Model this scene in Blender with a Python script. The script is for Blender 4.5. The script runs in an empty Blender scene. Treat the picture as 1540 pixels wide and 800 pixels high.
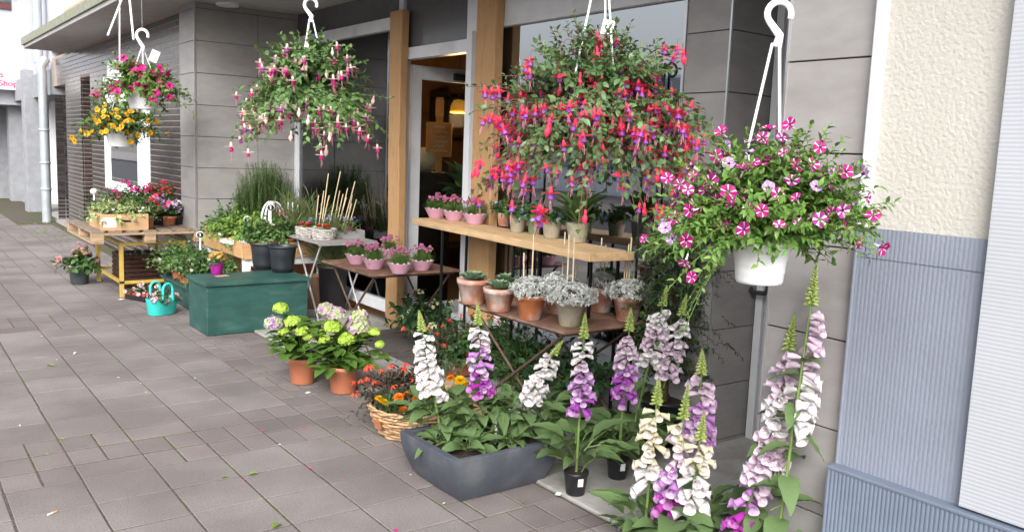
import bpy, math, random
import numpy as np
from mathutils import Matrix, Vector

# ------------------------------------------------------------------ camera, sky, sun, exposure
SC = bpy.context.scene
COL = SC.collection
F_PX, CX, CY, EYE = 1288.5, 770.0, 400.0, 1.5          # focal length in photo pixels, photo centre, eye height
YAW, PITCH, ROLL = [math.radians(a) for a in (36.773, 7.5467, 2.2135)]
fw = np.array([math.sin(YAW)*math.cos(PITCH), math.cos(YAW)*math.cos(PITCH), -math.sin(PITCH)])
r0 = np.array([math.cos(YAW), -math.sin(YAW), 0.0]); u0 = np.cross(r0, fw)
rt = math.cos(ROLL)*r0 + math.sin(ROLL)*u0
up = -math.sin(ROLL)*r0 + math.cos(ROLL)*u0
OO = np.array([0, 0, EYE])
cd = bpy.data.cameras.new('camera'); cam = bpy.data.objects.new('camera', cd); COL.objects.link(cam)
cd.sensor_width = 36; cd.lens = F_PX/1540*36; cd.clip_start = .05; cd.clip_end = 400
cam.matrix_world = Matrix(((rt[0], up[0], -fw[0], 0), (rt[1], up[1], -fw[1], 0), (rt[2], up[2], -fw[2], EYE), (0, 0, 0, 1)))
SC.camera = cam

SUN_EL, SUN_AZ = math.radians(36), math.radians(222)    # overcast, light mainly from over the street
w = bpy.data.worlds.new('World'); SC.world = w; w.use_nodes = True
wn = w.node_tree.nodes; wl = w.node_tree.links
sky = wn.new('ShaderNodeTexSky'); sky.sky_type = 'NISHITA'; sky.sun_disc = False
sky.sun_elevation = SUN_EL; sky.sun_rotation = SUN_AZ; sky.air_density = 1.0; sky.dust_density = 4.0; sky.ozone_density = 1.0
hs = wn.new('ShaderNodeHueSaturation'); hs.inputs['Saturation'].default_value = .3   # cloud-covered sky
wl.new(sky.outputs[0], hs.inputs['Color']); wl.new(hs.outputs[0], wn['Background'].inputs[0])
wn['Background'].inputs[1].default_value = .15
sd = bpy.data.lights.new('sun', 'SUN'); sd.energy = .85; sd.angle = math.radians(34); sd.color = (1, .985, .97)
sun = bpy.data.objects.new('sun', sd); COL.objects.link(sun)
sun.rotation_euler = (math.pi/2-SUN_EL, 0, math.pi-SUN_AZ)
SC.view_settings.view_transform = 'Standard'; SC.view_settings.look = 'None'
SC.view_settings.gamma = 1; SC.view_settings.use_curve_mapping = False
SC.view_settings.exposure = 1.34

rng = random.Random(7); nr = np.random.default_rng(7)
XF, XG, YW, TILE = 2.48, 3.50, 8.44, .298              # facade plane, shop glass plane, return wall, tile course

# ------------------------------------------------------------------ pixel -> world (distance always from a surface)
def ray(x, y): return (x-CX)/F_PX*rt - (y-CY)/F_PX*up + fw
def at(x, y, z=0.0): d = ray(x, y); return OO + (z-EYE)/d[2]*d
def atX(x, y, X): d = ray(x, y); return OO + X/d[0]*d
def atY(x, y, Y): d = ray(x, y); return OO + Y/d[1]*d
def depth(p): return float((np.array(p)-OO) @ fw)
def at_depth(x, y, dp): return OO + ray(x, y)*dp

# ------------------------------------------------------------------ materials
MATS = {}
def mat(name, col, rough=.6, var=.12, scale=12, bump=0., bscale=60, island=0., hue=0., transl=0., metal=0., spec=.4,
        col2=None, c2scale=6, c2lo=.5, c2hi=.62, emit=0., stretch=None, objvar=0., pos=False):
    if name in MATS: return MATS[name]
    m = bpy.data.materials.new(name); m.use_nodes = True
    n = m.node_tree.nodes; l = m.node_tree.links; b = n['Principled BSDF']; out = n['Material Output']
    b.inputs['Roughness'].default_value = rough; b.inputs['Metallic'].default_value = metal
    b.inputs['Specular IOR Level'].default_value = spec
    tc = n.new('ShaderNodeTexCoord'); vec = tc.outputs['Object']
    if pos: vec = n.new('ShaderNodeNewGeometry').outputs['Position']
    if stretch:
        mp = n.new('ShaderNodeMapping'); mp.inputs['Scale'].default_value = stretch; l.new(vec, mp.inputs[0]); vec = mp.outputs[0]
    rgb = n.new('ShaderNodeRGB'); rgb.outputs[0].default_value = (*col, 1); c = rgb.outputs[0]
    if col2:
        t2 = n.new('ShaderNodeTexNoise'); t2.inputs['Scale'].default_value = c2scale; t2.inputs['Detail'].default_value = 5
        l.new(vec, t2.inputs['Vector'])
        mr = n.new('ShaderNodeMapRange'); mr.inputs[1].default_value = c2lo; mr.inputs[2].default_value = c2hi
        l.new(t2.outputs[0], mr.inputs[0])
        mx = n.new('ShaderNodeMixRGB'); mx.inputs[2].default_value = (*col2, 1); l.new(mr.outputs[0], mx.inputs[0]); l.new(c, mx.inputs[1]); c = mx.outputs[0]
    hsv = n.new('ShaderNodeHueSaturation'); l.new(c, hsv.inputs['Color'])
    tn = n.new('ShaderNodeTexNoise'); tn.inputs['Scale'].default_value = scale; tn.inputs['Detail'].default_value = 4
    l.new(vec, tn.inputs['Vector'])
    mr = n.new('ShaderNodeMapRange'); mr.inputs[1].default_value = .3; mr.inputs[2].default_value = .7
    mr.inputs[3].default_value = 1-var; mr.inputs[4].default_value = 1+var; l.new(tn.outputs[0], mr.inputs[0]); v = mr.outputs[0]
    if island or objvar:
        if island: g = n.new('ShaderNodeNewGeometry'); rsock = g.outputs['Random Per Island']
        else: g = n.new('ShaderNodeObjectInfo'); rsock = g.outputs['Random']
        amt = island or objvar
        ma = n.new('ShaderNodeMapRange'); ma.inputs[3].default_value = 1-amt; ma.inputs[4].default_value = 1+amt
        l.new(rsock, ma.inputs[0])
        mm = n.new('ShaderNodeMath'); mm.operation = 'MULTIPLY'; l.new(v, mm.inputs[0]); l.new(ma.outputs[0], mm.inputs[1]); v = mm.outputs[0]
        if hue:
            wn_ = n.new('ShaderNodeTexWhiteNoise'); wn_.noise_dimensions = '1D'; l.new(rsock, wn_.inputs['W'])
            mh = n.new('ShaderNodeMapRange'); mh.inputs[3].default_value = .5-hue; mh.inputs[4].default_value = .5+hue
            l.new(wn_.outputs[0], mh.inputs[0]); l.new(mh.outputs[0], hsv.inputs['Hue'])
    l.new(v, hsv.inputs['Value']); c = hsv.outputs[0]
    l.new(c, b.inputs['Base Color'])
    if bump:
        tb = n.new('ShaderNodeTexNoise'); tb.inputs['Scale'].default_value = bscale; tb.inputs['Detail'].default_value = 6; l.new(vec, tb.inputs['Vector'])
        bp = n.new('ShaderNodeBump'); bp.inputs['Strength'].default_value = bump; bp.inputs['Distance'].default_value = .01
        l.new(tb.outputs[0], bp.inputs['Height']); l.new(bp.outputs[0], b.inputs['Normal'])
    if emit:
        l.new(c, b.inputs['Emission Color']); b.inputs['Emission Strength'].default_value = emit
    if transl:
        t = n.new('ShaderNodeBsdfTranslucent'); l.new(c, t.inputs[0]); mxs = n.new('ShaderNodeMixShader'); mxs.inputs[0].default_value = transl
        l.new(b.outputs[0], mxs.inputs[1]); l.new(t.outputs[0], mxs.inputs[2]); l.new(mxs.outputs[0], out.inputs[0])
    MATS[name] = m; return m
def glass(name, tint, refl):
    m = bpy.data.materials.new(name); m.use_nodes = True; n = m.node_tree.nodes; l = m.node_tree.links
    n.remove(n['Principled BSDF'])
    tr = n.new('ShaderNodeBsdfTransparent'); tr.inputs[0].default_value = (*tint, 1)
    gl = n.new('ShaderNodeBsdfGlossy'); gl.inputs['Roughness'].default_value = .01; gl.inputs[0].default_value = (.95, .97, 1, 1)
    fr = n.new('ShaderNodeFresnel'); fr.inputs[0].default_value = 1.5
    ad = n.new('ShaderNodeMath'); ad.inputs[1].default_value = refl; ad.use_clamp = True; l.new(fr.outputs[0], ad.inputs[0])
    mx = n.new('ShaderNodeMixShader'); l.new(ad.outputs[0], mx.inputs[0]); l.new(tr.outputs[0], mx.inputs[1]); l.new(gl.outputs[0], mx.inputs[2])
    l.new(mx.outputs[0], n['Material Output'].inputs[0]); return m

def leafm(name, col, island=.3, hue=.02, rough=.45, transl=.25): return mat(name, col, rough, .1, 30, island=island, hue=hue, transl=transl)
def petm(name, col, island=.15, rough=.55): return mat(name, col, rough, .06, 40, island=island, transl=.35)

# ------------------------------------------------------------------ mesh builder
def nz(v): v = np.asarray(v, float); return v/(np.linalg.norm(v, axis=-1, keepdims=True)+1e-12)
class MB:
    def __init__(s): s.V = []; s.F = []; s.M = []; s.S = []; s.n = 0
    def raw(s, V, F, m=0, smooth=True):
        V = np.asarray(V, float); s.V.append(V)
        F = np.asarray(F, int); s.F.append(F+s.n)
        s.M.append(np.full(len(F), m)); s.S.append(np.full(len(F), smooth)); s.n += len(V); return s
    def box(s, a, b, m=0, rot=None, piv=None):
        a, b = np.minimum(a, b), np.maximum(a, b)
        V = np.array([[x, y, z] for z in (a[2], b[2]) for y in (a[1], b[1]) for x in (a[0], b[0])], float)
        if rot is not None:
            R = np.array(rot); c = (np.array(a)+np.array(b))/2 if piv is None else np.array(piv); V = (V-c) @ R.T + c
        return s.raw(V, [[0, 2, 3, 1], [4, 5, 7, 6], [0, 1, 5, 4], [2, 6, 7, 3], [0, 4, 6, 2], [1, 3, 7, 5]], m, False)
    def tube(s, P, r, n=6, m=0, cap=True):
        P = np.asarray(P, float); k = len(P); r = np.broadcast_to(np.asarray(r, float), (k,))
        T = nz(np.gradient(P, axis=0)); ref = np.linalg.svd(P-P.mean(0), full_matrices=True)[2][-1]
        A = nz(np.cross(T, ref)); B = np.cross(T, A)
        a = np.arange(n)*2*np.pi/n
        V = (P[:, None] + r[:, None, None]*(np.cos(a)[None, :, None]*A[:, None]+np.sin(a)[None, :, None]*B[:, None])).reshape(-1, 3)
        i = np.arange(k-1)[:, None]*n; j = np.arange(n)[None]; j2 = (j+1) % n
        F = np.stack([i+j, i+j2, i+n+j2, i+n+j], -1).reshape(-1, 4); s.raw(V, F, m)
        if cap and n == 4: pass
        if cap:
            for e, rev in ((0, False), (k-1, True)):
                c = len(P)*0; W = np.vstack([V[e*n:(e+1)*n], P[e]]); f = [[n, (q+1) % n, q, q] if not rev else [n, q, (q+1) % n, (q+1) % n] for q in range(n)]
                s.raw(W, f, m, False)
        return s
    def lathe(s, prof, n=24, m=0, c=(0, 0, 0), sx=1, sy=1, smooth=True, power=2):
        prof = np.asarray(prof, float); k = len(prof); a = np.arange(n)*2*np.pi/n
        ca, sa = np.cos(a), np.sin(a)
        if power != 2:
            q = (abs(ca)**power+abs(sa)**power)**(-1/power); ca, sa = ca*q, sa*q
        V = np.stack([prof[:, :1]*ca*sx, prof[:, :1]*sa*sy, np.repeat(prof[:, 1:2], n, 1)], -1).reshape(-1, 3)+np.array(c)
        i = np.arange(k-1)[:, None]*n; j = np.arange(n)[None]; j2 = (j+1) % n
        return s.raw(V, np.stack([i+j, i+j2, i+n+j2, i+n+j], -1).reshape(-1, 4), m, smooth)
    def inst(s, T, pos, d, nrm, sx=1, sy=1, sz=None, m=None):
        """place template T (V, F, matidx); local Y runs along d, local Z towards nrm"""
        V, F, mi = T; pos = np.atleast_2d(pos); k = len(pos)
        y = nz(np.broadcast_to(d, (k, 3))); x = nz(np.cross(y, np.broadcast_to(nrm, (k, 3)))); z = np.cross(x, y)
        sx = np.broadcast_to(sx, (k,)); sy = np.broadcast_to(sy, (k,)); sz = sy if sz is None else np.broadcast_to(sz, (k,))
        W = pos[:, None] + V[None, :, :1]*(x*sx[:, None])[:, None] + V[None, :, 1:2]*(y*sy[:, None])[:, None] + V[None, :, 2:]*(z*sz[:, None])[:, None]
        FF = (F[None]+np.arange(k)[:, None, None]*len(V)).reshape(-1, F.shape[1])
        s.V.append(W.reshape(-1, 3)); s.F.append(FF+s.n)
        s.M.append(np.tile(mi, k) if m is None else np.full(len(FF), m)); s.S.append(np.ones(len(FF), bool)); s.n += k*len(V); return s
    def tmpl(s):
        return np.vstack(s.V), np.vstack(s.F), np.concatenate(s.M)
    def mesh(s, name, mats):
        me = bpy.data.meshes.new(name)
        V = np.vstack(s.V); loops = []; tot = []
        F = np.vstack(s.F); tri = F[:, 2] == F[:, 3]
        tot = np.where(tri, 3, 4); mask = np.ones(F.shape, bool); mask[tri, 3] = False; L = F[mask]
        me.vertices.add(len(V)); me.vertices.foreach_set('co', V.ravel())
        me.loops.add(len(L)); me.loops.foreach_set('vertex_index', L.astype(np.int32))
        me.polygons.add(len(F)); me.polygons.foreach_set('loop_start', np.concatenate([[0], np.cumsum(tot)[:-1]]).astype(np.int32))
        me.polygons.foreach_set('loop_total', tot.astype(np.int32))
        for mm in (mats if isinstance(mats, (list, tuple)) else [mats]): me.materials.append(mm)
        me.polygons.foreach_set('material_index', np.concatenate(s.M).astype(np.int32))
        me.polygons.foreach_set('use_smooth', np.concatenate(s.S))
        me.update(calc_edges=True); me.validate(); return me
    def build(s, name, mats, parent=None, bev=0, loc=None):
        return ob(name, s.mesh(name, mats), parent, bev, loc)
def ob(name, me, parent=None, bev=0, loc=None, mtx=None):
    o = bpy.data.objects.new(name, me); COL.objects.link(o)
    if parent: o.parent = parent
    if loc is not None: o.location = loc
    if mtx is not None: o.matrix_basis = mtx
    if bev:
        b = o.modifiers.new('bevel', 'BEVEL'); b.width = bev; b.segments = 2; b.limit_method = 'ANGLE'
    return o
def tag(o, label=None, cat=None, group=None, kind=None):
    for k, v in (('label', label), ('category', cat), ('group', group), ('kind', kind)):
        if v: o[k] = v
    return o
def thing(name, label, cat, loc=(0, 0, 0), rz=0, group=None):
    o = bpy.data.objects.new(name, None); COL.objects.link(o); o.empty_display_size = .05
    o.location = tuple(float(q) for q in loc); o.rotation_euler = (0, 0, rz); return tag(o, label, cat, group)
def copy_tree(o, parent=None, loc=None, rz=None, label=None, scale=None):
    c = o.copy(); COL.objects.link(c)
    if parent: c.parent = parent
    if loc is not None: c.location = tuple(float(q) for q in loc)
    if rz is not None: c.rotation_euler = (0, 0, rz)
    if scale is not None: c.scale = (scale,)*3
    if label: c['label'] = label
    for ch in [q for q in KIDS(o)]: copy_tree(ch, c)
    return c
def KIDS(o): return list(o.children)
def frame_mtx(pos, d, nrm, s=1.0):
    y = nz(d); x = nz(np.cross(y, nrm)); z = np.cross(x, y)
    return Matrix(((x[0]*s, y[0]*s, z[0]*s, pos[0]), (x[1]*s, y[1]*s, z[1]*s, pos[1]), (x[2]*s, y[2]*s, z[2]*s, pos[2]), (0, 0, 0, 1)))
def rotz(a): c, s = math.cos(a), math.sin(a); return np.array([[c, -s, 0], [s, c, 0], [0, 0, 1]])
def text_mesh(txt, size, material, name='lettering'):
    cu = bpy.data.curves.new(name, 'FONT'); cu.body = txt; cu.size = size; cu.extrude = .002; cu.offset = size*.02
    o = bpy.data.objects.new(name, cu); COL.objects.link(o); bpy.context.view_layer.update()
    me = bpy.data.meshes.new_from_object(o.evaluated_get(bpy.context.evaluated_depsgraph_get()))
    bpy.data.objects.remove(o); me.materials.clear(); me.materials.append(material); return me

# ------------------------------------------------------------------ leaf and flower templates (unit length along +Y)
def leaf_t(na=4, shape='ovate', fold=.18, droop=.25, wav=0):
    t = np.linspace(0, 1, na+1)
    wdt = {'ovate': np.sin(np.pi*t**.75)**.85, 'lance': np.sin(np.pi*t**.8)**1.1, 'round': np.sin(np.pi*t**.95)**.55, 'strap': (1-t**3)*np.minimum(1, .5+t*3)}[shape]*.5
    wdt[0] = .04; wdt[-1] = .01
    V = []
    for i, q in enumerate(t):
        zc = -droop*q*q
        wv = wav*(.5-(i % 2))
        V += [[-wdt[i], q, zc+fold*wdt[i]+wv], [0, q, zc], [wdt[i], q, zc+fold*wdt[i]-wv]]
    F = []
    for i in range(na):
        a = 3*i; F += [[a, a+1, a+4, a+3], [a+1, a+2, a+5, a+4]]
    return np.array(V, float), np.array(F), np.zeros(len(F), int)
LEAF = leaf_t(4); LEAF_S = leaf_t(2, 'round', .25, .2); LEAF_L = leaf_t(6, 'ovate', .25, .45, .03); LANCE = leaf_t(3, 'lance', .2, .25); NEEDLE = leaf_t(2, 'lance', .1, .15); ROUND = leaf_t(4, 'round', .15, .3)
def disc_flower(n=5, seg=4, cup=.15, notch=.18, mfun=None, throat=.16, depth_=.35):
    """open 5-petalled face; local Y is the direction the face looks"""
    k = n*seg; a = np.arange(k)*2*np.pi/k; ph = (a*n/(2*np.pi)) % 1
    rr = 1-notch*abs(np.cos(np.pi*ph))**3
    rings = [(throat*np.ones(k)*.7, -depth_), (throat*np.ones(k), -.02), (.55*np.ones(k), cup*.35), (rr, cup+.06*np.sin(2*np.pi*ph))]
    V = np.concatenate([np.stack([r*np.cos(a), np.broadcast_to(h, (k,)), r*np.sin(a)], -1) for r, h in rings]); V = np.vstack([V, [0, -depth_, 0]])
    F = []; M = []
    for i in range(3):
        for j in range(k):
            F.append([i*k+j, i*k+(j+1) % k, (i+1)*k+(j+1) % k, (i+1)*k+j]); M.append(mfun(i, j % seg) if mfun else (1 if i == 0 else 0))
    for j in range(k): F.append([4*k, (j+1) % k, j, j]); M.append(1)
    return V, np.array(F), np.array(M)

def sprigs(mb, base, dirs, L, g, nl, ll, lw, T=LEAF, ml=0, ms=1, t0=.15, sr=.0016, stem=True, ang=1.0, flat=0.):
    """curved stems with leaves set round them; returns sample points (pos, tangent) for flowers"""
    base = np.atleast_2d(base); dirs = nz(np.atleast_2d(dirs)); n = len(dirs); base = np.broadcast_to(base, (n, 3)); L = np.broadcast_to(L, (n,)); g = np.broadcast_to(g, (n,))
    tt = t0+(1-t0)*np.linspace(0, 1, nl)
    P = base[:, None]+dirs[:, None]*L[:, None, None]*tt[None, :, None]; P[..., 2] -= (g*L)[:, None]*tt**2
    Tn = np.repeat(dirs[:, None], nl, 1).copy(); Tn[..., 2] -= 2*g[:, None]*tt[None]; Tn = nz(Tn)
    ref = np.array([.3, .2, 1.]); A = nz(np.cross(Tn, ref)); B = np.cross(Tn, A)
    ph = nr.uniform(0, 6.28, (n, 1))+np.arange(nl)[None]*2.4+nr.normal(0, .4, (n, nl))
    R = np.cos(ph)[..., None]*A+np.sin(ph)[..., None]*B
    d = nz(Tn*(.55+.5*tt[None, :, None])+R*ang+nr.normal(0, .25, (n, nl, 3)))
    nm = nz(Tn*.6-R*.3+np.array([0, 0, 1.1])+nr.normal(0, .3, (n, nl, 3)))
    s = nr.uniform(.65, 1.25, (n, nl))*(1-.35*tt[None])
    mb.inst(T, P.reshape(-1, 3), d.reshape(-1, 3), nm.reshape(-1, 3), (lw*s).ravel(), (ll*s).ravel(), m=ml)
    if stem:
        ts = np.linspace(0, 1, 5)
        for i in range(n):
            Q = base[i]+dirs[i]*L[i]*ts[:, None]; Q[:, 2] -= g[i]*L[i]*ts**2
            mb.tube(Q, np.linspace(sr, sr*.6, 5), 3, ms, cap=False)
    return P, Tn
def dome_dirs(n, e0, e1, a0=0, a1=2*math.pi):
    az = nr.uniform(a0, a1, n); el = np.radians(nr.uniform(e0, e1, n))
    return np.stack([np.cos(az)*np.cos(el), np.sin(az)*np.cos(el), np.sin(el)], -1)
def pot_prof(rb, rtop, h, rim=.0, th=.006):
    if rim: p = [(0, 0), (rb*.96, 0), (rb, .004), (rtop*.95, h-rim), (rtop, h-rim+.002), (rtop*1.03, h), (rtop*1.03-th, h), (rtop*.9, h-rim*1.2)]
    else: p = [(0, 0), (rb*.96, 0), (rb, .004), (rtop, h-.004), (rtop*1.02, h), (rtop-th, h), (rtop*.94, h*.82)]
    return p
def soil_disc(mb, r, z, m): mb.lathe([(0, z+.006), (r*.5, z+.004), (r, z)], 18, m)

# ================================================================== SETTING
m_slab = mat('paving_concrete', (.158, .138, .134), .9, .2, 130, bump=.4, bscale=260, objvar=.075, col2=(.218, .195, .188), c2scale=1.6, c2lo=.4, c2hi=.62, pos=True)
m_slab_j = mat('paving_concrete_far', (.158, .138, .134), .85, .16, 130, bump=.3, bscale=200, island=.075, col2=(.218, .195, .188), c2scale=1.6, c2lo=.4, c2hi=.62, pos=True)
m_brickpav = mat('paving_brick_concrete', (.156, .133, .128), .85, .16, 130, bump=.45, bscale=240, objvar=.13, col2=(.212, .186, .178), c2scale=2, c2lo=.4, c2hi=.7, pos=True)
m_joint = mat('joint_sand', (.10, .080, .068), .95, .45, 60, bump=.6, bscale=150, col2=(.075, .095, .03), c2scale=1.9, c2lo=.5, c2hi=.62)
m_stone = mat('threshold_stone', (.36, .35, .33), .7, .1, 20, bump=.15, objvar=.06, col2=(.28, .27, .25), c2scale=4)
m_mat = mat('door_mat', (.10, .09, .085), .95, .3, 200, bump=.5, bscale=300)
m_asph = mat('asphalt', (.05, .05, .052), .9, .2, 150, bump=.5, bscale=200)
def sheet(name, x0, x1, y0, y1, z, m):
    o = MB().raw([[x0, y0, z], [x1, y0, z], [x1, y1, z], [x0, y1, z]], [[0, 1, 2, 3]], 0, False).build(name, m); return tag(o, kind='structure')
sheet('ground', -150, 150, -150, 250, -.16, mat('ground_earth', (.12, .11, .1), .95))
sheet('road', -8.5, -2.0, -60, 120, -.115, m_asph)
kb = MB().box((-2.12, -60, -.3), (-1.995, 120, .0)).build('kerb', mat('kerb_granite', (.3, .29, .28), .8, .2, 60), bev=.01); tag(kb, kind='structure')
far_pv = MB().box((-15.7, -60, -.3), (-8.5, 120, -.0)).build('pavement', m_slab_j); tag(far_pv, kind='structure')
pav = sheet('pavement', -1.995, 3.74, -20, 60, -.0032, m_joint)
GAP = .010
def slab_mesh(name, lx, ly, m, bevel=.0022):
    b = bevel; hx, hy = lx/2-GAP/2, ly/2-GAP/2
    V = [[sx*hx, sy*hy, -.045] for sx, sy in ((-1, -1), (1, -1), (1, 1), (-1, 1))]+[[sx*hx, sy*hy, -b] for sx, sy in ((-1, -1), (1, -1), (1, 1), (-1, 1))]+[[sx*(hx-b), sy*(hy-b), 0] for sx, sy in ((-1, -1), (1, -1), (1, 1), (-1, 1))]
    F = [[8, 9, 10, 11]]+[[r+i, r+(i+1) % 4, r+4+(i+1) % 4, r+4+i] for r in (0, 4) for i in range(4)]
    return np.array(V, float), F
SLABS = {}
slab_stuff = MB()
def lay(xc, yc, lx, ly, single, kind='paving_slab'):
    key = (round(lx, 2), round(ly, 2), kind)
    if key not in SLABS:
        V, F = slab_mesh(kind, lx, ly, None); SLABS[key] = MB().raw(V, F, 0, False).mesh(kind, m_slab if kind == 'paving_slab' else m_brickpav)
    z = rng.gauss(0, .0004)
    if single:
        o = ob(kind, SLABS[key], pav, loc=(xc+rng.gauss(0, .001), yc+rng.gauss(0, .001), z)); o.rotation_euler = (max(-.004, min(.004, rng.gauss(0, .0018))), max(-.004, min(.004, rng.gauss(0, .0018))), rng.gauss(0, .004))
    else:
        V, F = slab_mesh(kind, lx, ly, None); slab_stuff.raw(V+np.array([xc, yc, z]), F, 0, False)
rows = []            # (y0, y1, is_band)
y = 4.63
while y < 30:
    for k in range(9): rows.append((y, y+.302, 0)); y += .302
    rows.append((y, y+.615, 1)); y += .615
y = 4.0; rows.append((4.0, 4.63, 1))
while y > -3: rows.append((y-.3, y, 0)); y -= .3
xs = [1.875-.3*k for k in range(13)]
for y0, y1, band in rows:
    yc = (y0+y1)/2
    for k in range(12):
        xa, xb = xs[k+1], xs[k]; xc = (xa+xb)/2
        near = 2.5 < yc < 14.5 and xc > .095*yc-.3
        if not band: lay(xc, yc, .3, y1-y0, near)
        else:
            for q in range(3):
                h = (y1-y0)/3
                cut = rng.choice([.15, .15, .15, .3]) if q != 1 else .15
                parts = [.3] if cut == .3 else [cut, .3-cut]
                x = xa
                for p_ in parts: lay(x+p_/2, y0+h*(q+.5), p_, h, near and yc < 9, 'paving_brick'); x += p_
y = 1.6
while y < 16:                                              # mosaic of small pavers along the shop
    h = rng.choice([.1, .15, .15, .2])
    x = 1.875
    while x < 2.36:
        p_ = rng.choice([.1, .15, .2, .2]); p_ = min(p_, 2.372-x)
        if 2.372-(x+p_) < .06: p_ = 2.372-x
        lay(x+p_/2, y+h/2, round(p_, 2), h, 2.4 < y < 8.6, 'paving_brick'); x += p_
    y += h
tag(slab_stuff.build('far_paving', m_slab_j, pav), kind='stuff')
# stone floor in front of the shop window
fore = sheet('shop_forecourt', 2.378, 3.74, 1.0, 8.43, .002, mat('forecourt_bed', (.2, .19, .175), .9))
y = 1.2; q = 0
while y < 8.2:
    for (xa, xb) in ((2.378, 2.93), (2.93, 3.49)):
        L = .62
        if 4.9 < y+.3 < 6.3 and xa > 2.9: continue
        V, F = slab_mesh('stone', xb-xa, L, None, .003); key = ('stone', round(xb-xa, 3))
        if key not in SLABS: SLABS[key] = MB().raw(V, F, 0, False).mesh('stone_slab', m_stone)
        o = ob('stone_slab', SLABS[key], fore, loc=((xa+xb)/2, y+L/2, .016+rng.gauss(0, .0007)))
    y += .62
MB().box((2.95, 4.95, .003), (3.49, 6.17, .014)).build('door_mat', m_mat, fore)

# ------------------------------------------------------------------ flower shop building
def tile_mesh(wx, wz, m):    # a wall tile in the local XZ plane, face towards -Y
    g = .0025; b = .0015; hx, hz = wx/2-g, wz/2-g
    V = []
    for yy, i in ((.012, 0), (-.001+b, 0), (-.001, b)):
        V += [[-hx+i, yy, -hz+i], [hx-i, yy, -hz+i], [hx-i, yy, hz-i], [-hx+i, yy, hz-i]]
    F = [[8, 9, 10, 11]]+[[r+i, r+(i+1) % 4, r+4+(i+1) % 4, r+4+i] for r in (0, 4) for i in range(4)]
    return MB().raw(V, F, 0, False).mesh('tile', m)
m_tile = mat('cladding_tile', (.268, .255, .248), .45, .06, 9, bump=.05, bscale=40, objvar=.03, col2=(.31, .297, .29), c2scale=3.5, c2lo=.4, c2hi=.66, stretch=(1, 1, 2.5), pos=True)
m_grout = mat('tile_backing', (.05, .048, .046), .9)
m_frame = mat('window_frame_paint', (.66, .67, .69), .4, .05, 8, col2=(.5, .5, .5), c2scale=3, c2lo=.6, c2hi=.8)
m_alu = mat('aluminium', (.5, .51, .53), .35, .05, 5, metal=.3)
m_darkgl = mat('dark_glazing', (.012, .012, .014), .08, .1, 2)
m_transom = mat('frosted_transom', (.10, .10, .105), .18, .15, 1.5)
m_soffit = mat('soffit_plaster', (.42, .40, .39), .8, .1, 5, bump=.1)
m_creamw = mat('cream_render', (.66, .58, .55), .85, .06, 3, bump=.2, bscale=120)
m_steel = mat('trim_steel', (.6, .6, .6), .3, .05, 5, metal=.8)
shop = thing('flower_shop', 'flower shop building with grey stone tile cladding and recessed glass front', 'shop building', (0, 0, 0))
def cladding(name, plane, a0, a1, pos, z0, z1, widths, flip=False, offs=0):
    """plane 'Y': wall facing -Y at y=pos running over x; plane 'X': wall facing -X at x=pos running over y"""
    back = MB()
    if plane == 'Y': back.box((a0+.003, pos+.008, z0), (a1-.003, pos+.12, z1))
    else: back.box((pos+.008, a0+.003, z0), (pos+.12, a1-.003, z1))
    bo = back.build(name, m_grout, shop)
    r = 0; z = z0+offs-TILE
    while z < z1:
        za, zb = max(z, z0), min(z+TILE, z1)
        if zb-za > .02:
            a = a0
            for wdt in widths:
                bb = min(a+wdt, a1)
                if bb-a < .02: break
                key = ('t', round(bb-a, 3), round(zb-za, 3))
                if key not in SLABS: SLABS[key] = tile_mesh(bb-a, zb-za, m_tile)
                o = ob('tile', SLABS[key], bo)
                if plane == 'Y': o.location = ((a+bb)/2, pos, (za+zb)/2)
                else: o.location = (pos, (a+bb)/2, (za+zb)/2); o.rotation_euler = (0, 0, -math.pi/2)
                a = bb
        z += TILE
    return bo
ZC = 2.78
zoff = 1.535 - TILE*math.floor(1.535/TILE)
cladding('return_wall', 'Y', XF+.012, XG, YW, .0, ZC, [.6, .6], offs=zoff)
cladding('pillar_face', 'X', YW, 8.93, XF, .0, ZC, [.6], offs=zoff)
cladding('wall_cladding', 'X', 1.497, 1.82, XF, .0, ZC+.2, [.6], offs=zoff)
cladding('window_pier', 'X', 2.815, 3.10, 3.375, .0, ZC, [.6], offs=zoff)
cladding('door_reveal', 'Y', 3.387, 3.72, 2.815, .0, ZC, [.6], offs=zoff)
MB().box((2.60, 1.5, 0), (3.9, 1.80, 3)).build('wall_core', m_grout, shop)
MB().box((XF-.005, YW-.006, 0), (XF+.012, YW+.001, ZC)).build('corner_trim', m_steel, shop)
MB().box((3.366, 2.806, 0), (3.376, 2.816, ZC)).build('corner_trim', m_steel, shop)
MB().box((3.366, 3.099, 0), (3.42, 3.115, ZC)).build('corner_trim', m_steel, shop)
MB().box((XF-.006, 1.815, 0), (XF+.01, 1.823, ZC)).build('corner_trim', m_steel, shop)
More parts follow.
